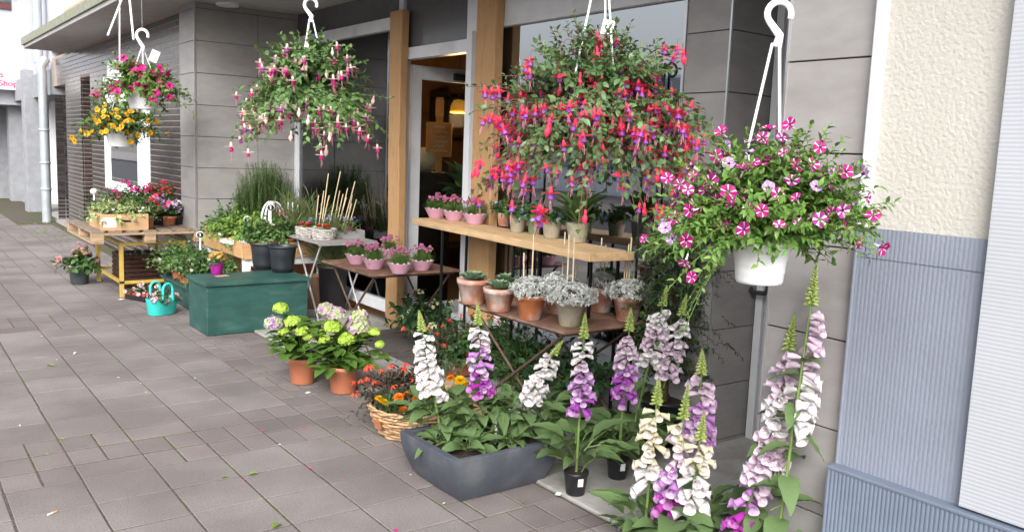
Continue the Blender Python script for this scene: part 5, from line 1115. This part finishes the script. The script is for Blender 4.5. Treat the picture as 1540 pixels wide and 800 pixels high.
for dx, dy, L, n, Ln, ml, fl in ((0.08, 0.1, 'strawberry plant in a clay pot at the corner of the wooden tray', 30, 0.196, G_herb, None), (0.24, 0.1, 'clay pot of pale leaved herb beside the strawberries in the wooden tray', 33, 0.184, G_herb, P_blush), (0.38, 0.12, 'pink flowering strawberry in a clay pot in the wooden tray', 33, 0.184, G_mid, P_rosy), (0.56, 0.12, 'leafy clay pot at the table side of the wooden tray', 33, 0.196, G_mid, P_rosy), (0.1, 0.34, 'light green herb in the second row of the wooden tray', 42, 0.230, G_lime, None), (0.3, 0.36, 'bushy oregano in the second row of the wooden tray', 42, 0.230, G_herb, None), (0.02, 0.5, 'sprawling light green herb leaning over the side board of the wooden tray', 50, 0.276, G_lime, P_white), (0.06, 0.72, 'light green mint at the open end of the wooden tray', 50, 0.276, G_herb, P_white), (0.24, 0.62, 'tall pale green herb in the third row of the wooden tray', 47, 0.253, G_lime, None), (0.44, 0.58, 'tall leafy herb beside the white pots in the wooden tray', 42, 0.253, G_herb, None), (0.1, 0.93, 'dark parsley by the tiled wall at the back of the wooden tray', 47, 0.230, G_mid, P_white), (0.52, 0.34, 'pale fern like herb in front of the white pots', 36, 0.207, G_herb, None)):
    h_ = herb(L, 0, 0, ZT, cp, n, Ln, .05, .032, ml, fl, 9, .015, grp=TG); h_.location = (tx0+.06+dx, ty0+dy, ZT); h_.scale = (1.18,)*3
wt = MB().box((-.12, -.09, 0), (.12, .09, .012)).box((-.135, -.105, .012), (-.12, .105, .05)).box((.12, -.105, .012), (.135, .105, .05)).box((-.119, -.105, .012), (.119, -.09, .05)).box((-.119, .09, .012), (.119, .105, .05)).build('seed_tray', m_whitepl, loc=(tx0+.06, ty0+.3, ZT+.055), bev=.004); tag(wt, 'shallow white plastic tray at the side board of the wooden tray', 'tray')
# white pots with bent cane handles
for i, (px, py, L, rz_) in enumerate(((2.98, 7.75, 'white pot with tall looped white handles standing by the wooden tray back', .3), (3.16, 7.72, 'white pot with looped white handles next to the ornamental grass', 1.2))):
    p = (px, py, ZT); t = thing('handled_pot', L, 'plant pot', p, rz_, 'white pots with looped handles'); MB().lathe(pot_prof(.075, .09, .14), 26).build('pot', m_whitepl, t); s = MB(); soil_disc(s, .08, .12, 0); s.build('soil', m_soil, t)
    th = np.linspace(0, math.pi, 14)
    for q in (-.045, 0, .045): MB().tube([(-.07, q, .13)]+[(-.07*math.cos(v), q*(1-.3*math.sin(v)), .2+.09*math.sin(v)) for v in th]+[(.07, q, .13)], .008, 6).build('handle', m_whitepl, t)
    P_, _ = bush(t, .12, 40, .15, .03, .006, G_mid, (40, 88), (0, .3), 8, LANCE); flowers_joined(t, P_[:, 5:], 5, .014, [P_red, P_red]); t.scale = (1.2, 1.2, 1.45)
# rosemary hedge pot and ornamental grass behind
def tuft(label, loc, pot, n, L, ll, lw, ml, nl, e, spread, g, name, cat, T=NEEDLE, ang=.5):
    t = thing(name, label, cat, loc); lpot(t, *pot); mb = MB(); b = np.array([0, 0, pot[2]*.9])+np.stack([nr.uniform(-spread[0], spread[0], n), nr.uniform(-spread[1], spread[1], n), np.zeros(n)], -1); d = dome_dirs(n, *e); d[:, :2] += b[:, :2]*.5; sprigs(mb, b, d, nr.uniform(L*.7, L*1.08, n)*(1-.55*(abs(b[:, 0])/spread[0])**2.5), g, nl, ll, lw, T, ang=ang, sr=.0025); tag(mb.build('foliage', [ml, S_grn], t), kind='stuff')
rp_ = atY(402, 320, 8.15)
rbox = MB().box((-.42, -.1, 0), (.45, .13, .55)).build('planting_box', m_boxw, loc=(rp_[0]+.02, 8.25, .02), bev=.004); rbox.location.z = .02
tag(rbox, 'wooden planting box at the foot of the tiled wall behind the tray', 'box'); rbox.location.y = 8.2; rbox.scale = (1, .7, 1.0)
tuft('dense upright rosemary hedge above the wooden tray at the tiled wall', (rp_[0]+.0, 8.2, .572), (.1, .13, .14, m_terra_pl, .02), 360, .60, .036, .010, G_ros, 44, (78, 90), (.25, .07), .02, 'rosemary', 'rosemary', ang=1.1)
gp2 = atX(500, 330, 3.2)
tuft('tall feathery ornamental grass standing before the left window', (3.22, 7.62, .02), (.13, .17, .42, m_terra_pl, .03), 200, .66, .22, .006, G_grass, 7, (66, 88), (.12, .12), .10, 'ornamental_grass', 'grass', ang=.25)
tuft('second clump of feathery grass nearer the oak post', (3.27, 7.05, .02), (.11, .14, .42, m_black, .03), 120, .5, .2, .005, G_grass, 7, (62, 88), (.08, .08), .12, 'ornamental_grass', 'grass', ang=.25)
# price tags on stakes
for px, py, base, L in ((388, 282, .5, 'round black price tag on a white stake in front of the rosemary'), (374, 312, .5, 'round black price tag on a white stake among the light green herbs'), (407, 312, .5, 'round black price tag on a white stake by the white looped pot'), (301, 353, .2, 'round black price tag on a white stake on the green step'), (141, 288, .75, 'round white price tag on a stake in the cardboard box')):
    X_ = {388: 2.95, 374: 2.7, 407: 2.75, 301: 2.35, 141: 1.8}[px]; p = atX(px, py, X_) if px != 374 else atX(px-1, py+47, 2.7)
    if px == 374: p = atX(347+25, 330, 2.72)
    if px == 388: p = atX(347, 282, 2.9)
    t = thing('price_tag', L, 'price tag', (p[0], p[1], p[2]-.14), 0, 'price tags on stakes'); f = -nz(np.array([p[0], p[1], 0])); q = math.atan2(f[1], f[0])+math.pi/2; t.rotation_euler = (0, 0, q)
    MB().box((-.006, -.001, 0), (.006, .001, .125)).build('stake', m_tagw, t); mb = MB(); mb.lathe([(0, -.0015), (.03, -.0015), (.03, .0015), (0, .0015)], 18); mb.V[0] = mb.V[0][:, [0, 2, 1]]*np.array([1.15, 1, 1])+np.array([0, 0, .14]); mb.build('border', m_tagw, t)
    mb = MB(); mb.lathe([(0, -.003), (.025, -.003), (.025, -.0017)], 18); mb.V[0] = mb.V[0][:, [0, 2, 1]]*np.array([1.15, 1, 1])+np.array([0, 0, .14]); mb.build('face', m_black if px != 141 else m_tagw, t)
    if px != 141: ob('numeral', text_mesh('2', .035, m_tagw, 'numeral'), t, mtx=Matrix.Translation((-.009, -.0045, .128)) @ Matrix.Rotation(math.pi/2, 4, 'X'))
# ---------------------------------------------------------------- green step with trays of young plants
st = thing('plant_step', 'dark green two level wooden step behind the crate', 'step', (2.47, 7.75, .003)); MB().box((-.28, -.3, 0), (.2, .75, .10)).box((-.28, -.3, .101), (-.25, .75, .185)).build('base', m_green, st); MB().box((-.31, -.32, .186), (.07, .78, .205)).build('tread', m_green, st, bev=.004)
ZP = .211; SG = 'trays of young plants on the green step'
for X_, Y_, L, m_, fl in ((2.28, 8.45, 'black tray of grey green seedlings at the far end of the green step', m_black, P_white), (2.27, 8.22, 'red rimmed tray of small leaved plants on the green step', m_terra_pl, P_white), (2.26, 7.95, 'clay pot of white flowering plants near the crate on the green step', m_terra_pl, P_white), (2.28, 7.68, 'clay pot of leafy plants with pale pink flowers next to the crate', m_terra_pl, P_blush), (2.42, 8.35, 'leafy pot at the back of the green step', m_black, P_white), (2.42, 7.9, 'leafy pot behind the white flowering plants on the green step', m_terra_pl, P_blush), (2.45, 7.6, 'leafy pot tucked between the green step and the wooden tray', m_terra_pl, P_white)):
    h_ = herb(L, 0, 0, ZP, (.06, .075, .085, m_, .022), 60, .25, .045, .028, G_mid if fl is P_blush else G_herb, fl, 9, .018, grp=SG); h_.location = (X_, Y_, ZP); h_.scale = (1.15,)*3
# turquoise tote
tp = at(243, 474, .003)+np.array([.02, .07, 0]); t = thing('tote_planter', 'turquoise plastic tote planter with two loop handles and pink flowers', 'planter', tp, .45); m_tq = mat('turquoise_plastic', (.05, .60, .55), .35, .03)
MB().lathe([(0, 0), (.85, 0), (.88, .004), (1.0, .135), (1.03, .14), (.97, .14), (.9, .1)], 36, sx=.135, sy=.085, power=3).build('tub', m_tq, t)
for sy in (-1, 1):
    th = np.linspace(0, math.pi, 14); MB().tube([(-.05, sy*.078, .12)]+[(-.05*math.cos(v), sy*.078, .22+.05*math.sin(v)) for v in th]+[(.05, sy*.078, .12)], .011, 8).build('handle', m_tq, t)
P_, _ = bush(t, .1, 34, .12, .04, .026, G_mid, (15, 80), (.1, .4), 8, r0=.08); flowers_joined(t, P_[:, 4:], 24, .024, [petm('impatiens_pink', (.80, .50, .60)), P_hotp])
p = at(215, 450, .003); t = thing('plant_tray', 'small black and red tray of pale pink flowers beside the turquoise tote', 'tray', p, .4); MB().box((-.09, -.14, 0), (.09, .14, .045)).build('tray', m_black, t, bev=.004); MB().box((-.085, -.135, .0455), (.085, .135, .07)).build('pots', mat('red_tray', (.4, .05, .04), .5), t, bev=.004); P_, _ = bush(t, .06, 30, .11, .035, .022, G_dark, (15, 80), (.1, .4), 7, r0=.09); flowers_joined(t, P_[:, 4:], 20, .02, [P_blush, P_pink])
# purple pot with roses and price card on the crate
p = at(326, 412, ZG); t = thing('rose_pot', 'peach roses in a bright purple pot on the green crate', 'potted roses', p); MB().lathe(pot_prof(.042, .056, .095), 24).build('pot', mat('purple_pot', (.30, .012, .22), .35, .03), t); bush(t, .08, 22, .06, .035, .022, G_mid, (10, 80), (0, .3), 5)
for k in range(13): a = k*2.4; e = .25+1.2*(k/13)**.8; ob('flower_head', ROSE_Y, t, mtx=Matrix.Translation((math.cos(a)*math.cos(e)*.07, math.sin(a)*math.cos(e)*.07, .105+.06*math.sin(e))) @ Matrix.Rotation(a+math.pi/2, 4, 'Z') @ Matrix.Rotation(-(math.pi/2-e)*.8, 4, 'X') @ Matrix.Scale(.027, 4))
o = MB().box((-.05, -.03, 0), (.05, .03, .002)).build('price_card', m_card, loc=at(334, 415, ZG)); o.rotation_euler = (0, 0, .2); tag(o, 'small brown price card lying on the green crate', 'card')

# ---------------------------------------------------------------- yellow table with pallet
ZY = .53; yx0, yx1, yy0, yy1 = 1.83, 2.40, 8.58, 9.62
t = thing('steel_table', 'yellow painted steel frame table on the paving', 'table', ((yx0+yx1)/2, (yy0+yy1)/2, .003)); hx, hy = (yx1-yx0)/2, (yy1-yy0)/2
for sx in (-1, 1):
    for sy in (-1, 1):
        lg = MB().box((sx*hx-.018, sy*hy-.018, 0), (sx*hx+.018, sy*hy+.018, ZY-.005)).build('leg', m_yel, t, bev=.002)
        MB().box((sx*hx-.0185, sy*hy-.0185, .13), (sx*hx+.0185, sy*hy+.0185, .155)).build('clamp', m_black, lg)
for z in (.14, ZY-.026):
    for s in (-1, 1): MB().box((-hx+.019, s*hy-.012, z-.014), (hx-.019, s*hy+.012, z+.014)).build('rail', m_yel, t); MB().box((s*hx-.012, -hy+.019, z-.014), (s*hx+.012, hy-.019, z+.014)).build('rail', m_yel, t)
pl_ = thing('pallet', 'weathered wooden pallet lying on the yellow steel table', 'pallet', (2.05, 9.02, ZY+.001)); m_pal = mat('pallet_wood', (.36, .25, .16), .85, .3, 9, bump=.3, bscale=50, stretch=(1, 6, 6))
for k in range(7): x = -.45+k*.15; MB().box((x-.055, -.62, .098), (x+.055, .62, .118)).build('deck_board', m_oldw, pl_, bev=.003)
for y_ in (-.58, 0, .58): MB().box((-.5, y_-.045, .079), (.5, y_+.045, .0975)).build('cross_board', m_pal, pl_, bev=.003)
for x in (-.45, 0, .45):
    for y_ in (-.58, 0, .58): MB().box((x-.05, y_-.045, .019), (x+.05, y_+.045, .0785)).build('block', m_pal, pl_, bev=.003)
    MB().box((x-.05, -.62, 0), (x+.05, .62, .0185)).build('bottom_board', m_pal, pl_, bev=.003)
ZQ = ZY+.121
bx_ = at(160, 351, ZQ); cb = thing('cardboard_box', 'open cardboard box with a white sticker and a hand slot', 'box', (bx_[0]+.21, 8.72, ZQ)); hx, hy, hz = .2, .29, .15
for nm, a_, b_ in (('front_panel', (-hx, -hy, 0), (hx, -hy+.006, hz)), ('back_panel', (-hx, hy-.006, 0), (hx, hy, hz)), ('side_panel', (-hx, -hy+.007, 0), (-hx+.006, hy-.007, hz)), ('side_panel', (hx-.006, -hy+.007, 0), (hx, hy-.007, hz)), ('bottom', (-hx+.007, -hy+.007, 0), (hx-.007, hy-.007, .006))): MB().box(a_, b_).build(nm, m_card, cb)
MB().box((-.03, -hy-.002, .075), (.05, -hy-.0005, .095)).build('hand_slot', m_black, cb); st_ = MB().box((-hx+.01, -hy-.002, .03), (-hx+.12, -hy-.0005, .12)).build('sticker', m_tagw, cb)
for k in range(3): MB().box((-hx+.02, -hy-.003, .05+k*.02), (-hx+.1, -hy-.0021, .056+k*.02)).build('print_line', mat('print_grey', (.35, .37, .42), .6), st_)
BG = 'plants on the pallet'
for i, (dx, dy, ml, fl, L) in enumerate(((-.1, -.17, G_var, P_white, 'white and green variegated plant in the front of the cardboard box'), (.09, -.17, G_var, P_white, 'pale variegated plant by the hand slot of the cardboard box'), (-.1, .05, G_var, P_rosy, 'variegated plant with purple blooms in the cardboard box'), (.09, .05, G_fresh, P_white, 'green plant with white flowers in the cardboard box'), (-.06, .2, G_herb, P_violet, 'green plant with violet flowers at the back of the cardboard box'))):
    t = thing('potted_plant', L, 'potted plant', (cb.location.x+dx, cb.location.y+dy, ZQ+.007), 0, BG); lpot(t, .045, .06, .09, m_black); P_, _ = bush(t, .08, 50, .23, .05, .03, ml, (15, 85), (.1, .5), 11); flowers_joined(t, P_[:, 5:], 8, .016, [fl, fl])
for px, py, L, pot, fl, n, fs, tall in ((222, 343, 'red geranium in a square terracotta coloured pot', (.05, .06, .12, m_terra_pl, .02), P_red, 6, .02, .2), (238, 338, 'tray pot of lilac verbena beside the red geranium', (.07, .085, .09, m_black, .03), P_lilac, 16, .017, .17), (252, 338, 'red rimmed tray of lilac verbena in the middle of the pallet', (.07, .085, .09, m_terra_pl, .03), P_lilac, 16, .017, .17), (270, 337, 'black tray of white and lilac verbena at the pillar end of the pallet', (.07, .085, .09, m_black, .03), P_white, 12, .016, .17), (200, 332, 'bright red geranium behind the cardboard box', (.05, .07, .12, m_terra_pl, .02), P_hotp, 9, .022, .3), (228, 329, 'coral red geranium at the back of the pallet', (.05, .07, .12, m_terra_pl, .02), P_red, 9, .022, .3), (255, 327, 'scarlet geranium beside the brick wall on the pallet', (.05, .07, .12, m_terra_pl, .02), P_coral, 9, .022, .28), (175, 332, 'pink flowered plant between the geranium and the cardboard box', (.05, .07, .12, m_black, .02), P_pink, 4, .018, .24)):
    p = at(px, py, ZQ); p[1] = min(p[1], 9.45); p[0] = max(1.62, min(p[0], 2.44)); t = thing('potted_plant', L, 'potted plant', p, 0, BG); lpot(t, *pot); P_, _ = bush(t, pot[2]*.9, 55, tall*1.12, .045, .032, G_mid, (28, 88), (.05, .35), 9, r0=.05); flowers_joined(t, P_[:, 7:], n, fs, [fl, fl], cl=.022)
# woven crate below the table, pink begonia pot
p = (2.14, 9.3, .003); t = thing('woven_crate', 'dark brown woven crate stored under the yellow table', 'crate', p); m_dkw = mat('dark_weave', (.07, .03, .022), .7, .4, 40, bump=.6, bscale=60)
for k in range(7):
    z = .02+k*.045; MB().box((-.2, -.22, z), (.2, -.205, z+.04)).box((-.2, .205, z), (.2, .22, z+.04)).box((-.2, -.204, z), (-.185, .204, z+.04)).box((.185, -.204, z), (.2, .204, z+.04)).build('woven_band', m_dkw, t, bev=.008)
MB().box((-.184, -.204, .01), (.184, .204, .02)).build('bottom', m_dkw, t)
t = thing('potted_plant', 'leafy plant with small white flowers in the dark woven crate', 'potted plant', (2.14, 9.3, .02)); lpot(t, .09, .12, .22, m_black); P_, _ = bush(t, .2, 36, .2, .05, .03, G_dark, (10, 80), (.1, .4), 8); flowers_joined(t, P_[:, 4:], 14, .016, [P_white, P_white])
p = at(122, 428, .003)+np.array([0, .08, 0]); t = thing('potted_begonia', 'blush pink begonia in a dark grey pot standing on the paving by the pallet', 'begonia', p); MB().lathe(pot_prof(.082, .105, .19, .02), 28).build('pot', mat('slate_plastic', (.06, .07, .075), .5), t); s = MB(); soil_disc(s, .095, .165, 0); s.build('soil', m_soil, t)
P_, _ = bush(t, .16, 34, .27, .09, .06, G_mid, (20, 85), (.15, .55), 7, sr=.004)
pts = P_[:, 4:].reshape(-1, 3)
for i in nr.permutation(len(pts))[:26]: ob('flower_head', ROSE_PK if nr.random() < .75 else ROSE_Y, t, mtx=Matrix.Translation(pts[i]+nz(pts[i])*.02+np.array([0, 0, .02])) @ Matrix.Rotation(nr.uniform(0, 6), 4, 'Z') @ Matrix.Rotation(nr.normal(0, .6), 4, 'X') @ Matrix.Scale(nr.uniform(.022, .034), 4))

# ---------------------------------------------------------------- inside the shop: lamp, board, vase
p = at_depth(660, 215, 7.3); t = thing('writing_board', 'orange wooden board with white handwriting on an easel inside the shop', 'board', (p[0], p[1], .022)); f = math.atan2(-p[1], -p[0])+math.pi/2; t.rotation_euler = (0, 0, f); zc = float(p[2])
m_or = mat('orange_wood', (.62, .27, .06), .5, .15, 8)
MB().box((-.11, -.012, zc-.14), (.11, 0, zc+.15)).build('panel', m_or, t, bev=.003); MB().box((-.03, .003, 0), (.03, .03, zc+.36)).build('easel_post', m_or, t)
MB().box((-.035, -.02, zc+.2), (.035, .0, zc+.34)).build('clamp', mat('orange_bright', (.75, .33, .05), .4), t)
for k in range(6):
    n_ = 30; w_ = .07 if k % 2 else .05; xx = np.linspace(-w_, w_, n_); MB().tube(np.stack([xx, np.full(n_, -.014), zc+.11-.04*k+.008*np.sin(xx*210+k)*np.sin(xx*55+k*2)], -1), .0022, 4).build('handwriting', m_tagw, t)
p = at_depth(690, 160, 7.8); t = thing('pendant_lamp', 'glowing amber pendant lamp inside the shop', 'lamp', (p[0], p[1], 0)); zc = float(p[2])
MB().lathe([(.012, zc+.06), (.05, zc+.05), (.075, zc), (.08, zc-.06), (.078, zc-.06), (.072, zc), (.045, zc+.045)], 20).build('shade', mat('amber_shade', (.80, .42, .06), .4, emit=.12), t); MB().tube([(0, 0, zc+.09), (0, 0, 2.9)], .004, 5).build('cord', m_black, t)
ld = bpy.data.lights.new('lamp_bulb', 'POINT'); ld.energy = 20; ld.color = (1, .62, .3); ld.shadow_soft_size = .08; lo = bpy.data.objects.new('lamp_bulb', ld); COL.objects.link(lo); lo.parent = t; lo.location = (0, 0, zc-.12)
p = at_depth(640, 245, 7.4); t = thing('vase', 'round cream ceramic vase on a stand inside the shop door', 'vase', (p[0], p[1], .022)); zc = float(p[2])
MB().lathe([(0, zc-.1), (.05, zc-.1), (.13, zc-.02), (.12, zc+.06), (.06, zc+.1), (.05, zc+.11)], 22).build('body', mat('cream_ceramic', (.7, .62, .45), .35), t); MB().box((-.16, -.16, 0), (.16, .16, zc-.101)).build('stand', m_indark, t)
for i in range(4):
    p = (4.2+.5*(i % 2), 7.6+.2*i, .022); t = thing('shop_plant', ('dim leafy plant deep inside the shop behind the door leaf', 'dim leafy plant on the shop floor behind the left window', 'dim leafy plant deep inside the shop near the shelf', 'dim leafy plant at the far end of the shop interior')[i], 'plant', p); lpot(t, .12, .15, .3, m_terra); bush(t, .28, 26, .45, .12, .06, G_dark, (20, 85), (.1, .5), 8, sr=.004)

# ---------------------------------------------------------------- litter on the paving
lt = leaf_t(3, 'lance', .3, .2)
bl = MB(); bl.inst(lt, (0, -.5, .12), (0, 1, .1), (0, 0, 1), .5, 1); LM = bl.mesh('fallen_leaf', [G_lime]); PM = bl.mesh('fallen_petal', [P_white]); RM = bl.mesh('fallen_blossom', [P_hotp])
def r6(a, b): return (200+a*.3, 560+b*.3)
for k, (pxy, me, s) in enumerate([((77, 551), LM, .06), ((380, 714), LM, .05), ((338, 718), LM, .035), ((299, 575), LM, .03), ((416, 792), LM, .06), ((93, 661), LM, .035), ((70, 684), LM, .03), ((390, 562), LM, .04), ((353, 557), LM, .03), ((785, 755), LM, .03), ((113, 532), PM, .045), ((178, 568), PM, .02), ((63, 506), PM, .02), ((212, 576), PM, .015), ((220, 590), PM, .02), ((293, 569), PM, .02), ((85, 541), PM, .015), ((668, 757), PM, .018), ((617, 714), PM, .02), ((395, 648), RM, .024), ((466, 705), RM, .026), ((368, 722), RM, .026), ((457, 645), RM, .022), ((595, 798), RM, .03), ((420, 669), PM, .02), ((30, 640), PM, .022), ((105, 475), RM, .02), ((180, 490), PM, .02), ((516, 722), RM, .015)]):
    p = at(*pxy, .001); o = ob(me.name.split('.')[0], me, mtx=Matrix.Translation(p) @ Matrix.Rotation(nr.uniform(0, 6.28), 4, 'Z') @ Matrix.Scale(s, 4))
    c = 'leaf' if me is LM else 'petal'
    tag(o, {'leaf': 'small fallen green leaf lying on the grey paving', 'petal': 'tiny fallen petal lying on the grey paving'}[c], c, {'leaf': 'fallen leaves on the paving', 'petal': 'fallen petals on the paving'}[c])
p = at(78, 771, .006); o = thing('cigarette_butt', 'cigarette butt with an orange filter on the paving', 'cigarette butt', p, .5); MB().tube([(-.018, 0, 0), (.004, 0, 0)], .004, 8).build('paper', m_tagw, o); MB().tube([(.0045, 0, 0), (.02, 0, 0)], .004, 8).build('filter', mat('filter_orange', (.7, .36, .08), .7), o)
for (px, py, z, L, s) in ((463, 590, .004, 'white paper scrap in front of the terracotta coloured pots', .035), (182, 450, .004, 'white paper scrap at the foot of the yellow table leg', .05), (840, 742, .02, 'curled white petal scrap by the little black pot', .035)):
    p = at(px, py, z); o = MB().raw([[-.5, -.35, .0], [.5, -.35, .02], [.5, .35, .06], [-.5, .35, 0]], [[0, 1, 2, 3]], 0, False).build('paper_scrap', m_tagw, loc=p); o.scale = (s, s, s*.6); o.rotation_euler = (0, 0, .6); tag(o, L, 'paper scrap')
# weeds between paving and wall
mb = MB(); b = np.stack([nr.uniform(1.9, 2.45, 60), nr.uniform(13.5, 16.5, 60), np.zeros(60)], -1); sprigs(mb, b, dome_dirs(60, 30, 85), .05, .2, 6, .04, .008, NEEDLE); tag(mb.build('weeds', [G_lime, S_grn]), 'short green weeds growing along the far wall foot', 'weeds', kind='stuff')

# crumbs of soil and leaf bits trodden along the display
mb = MB(); n = 420; x = 2.35-abs(nr.normal(0, .45, n)); y = nr.uniform(2.4, 9.5, n); T = leaf_t(1, 'round', .4, .1)
mb.inst(T, np.stack([x, y, np.full(n, .003)], -1), nz(np.stack([nr.normal(0, 1, n), nr.normal(0, 1, n), nr.normal(0, .1, n)], -1)), np.array([0, 0, 1.]), nr.uniform(.002, .006, n), nr.uniform(.003, .009, n), m=0)
o = mb.build('soil_crumbs', mat('crumbs', (.06, .045, .03), .95, .2, 20, island=.6, hue=.06)); tag(o, 'scattered crumbs of soil and leaf bits on the paving', 'soil crumbs', kind='stuff')
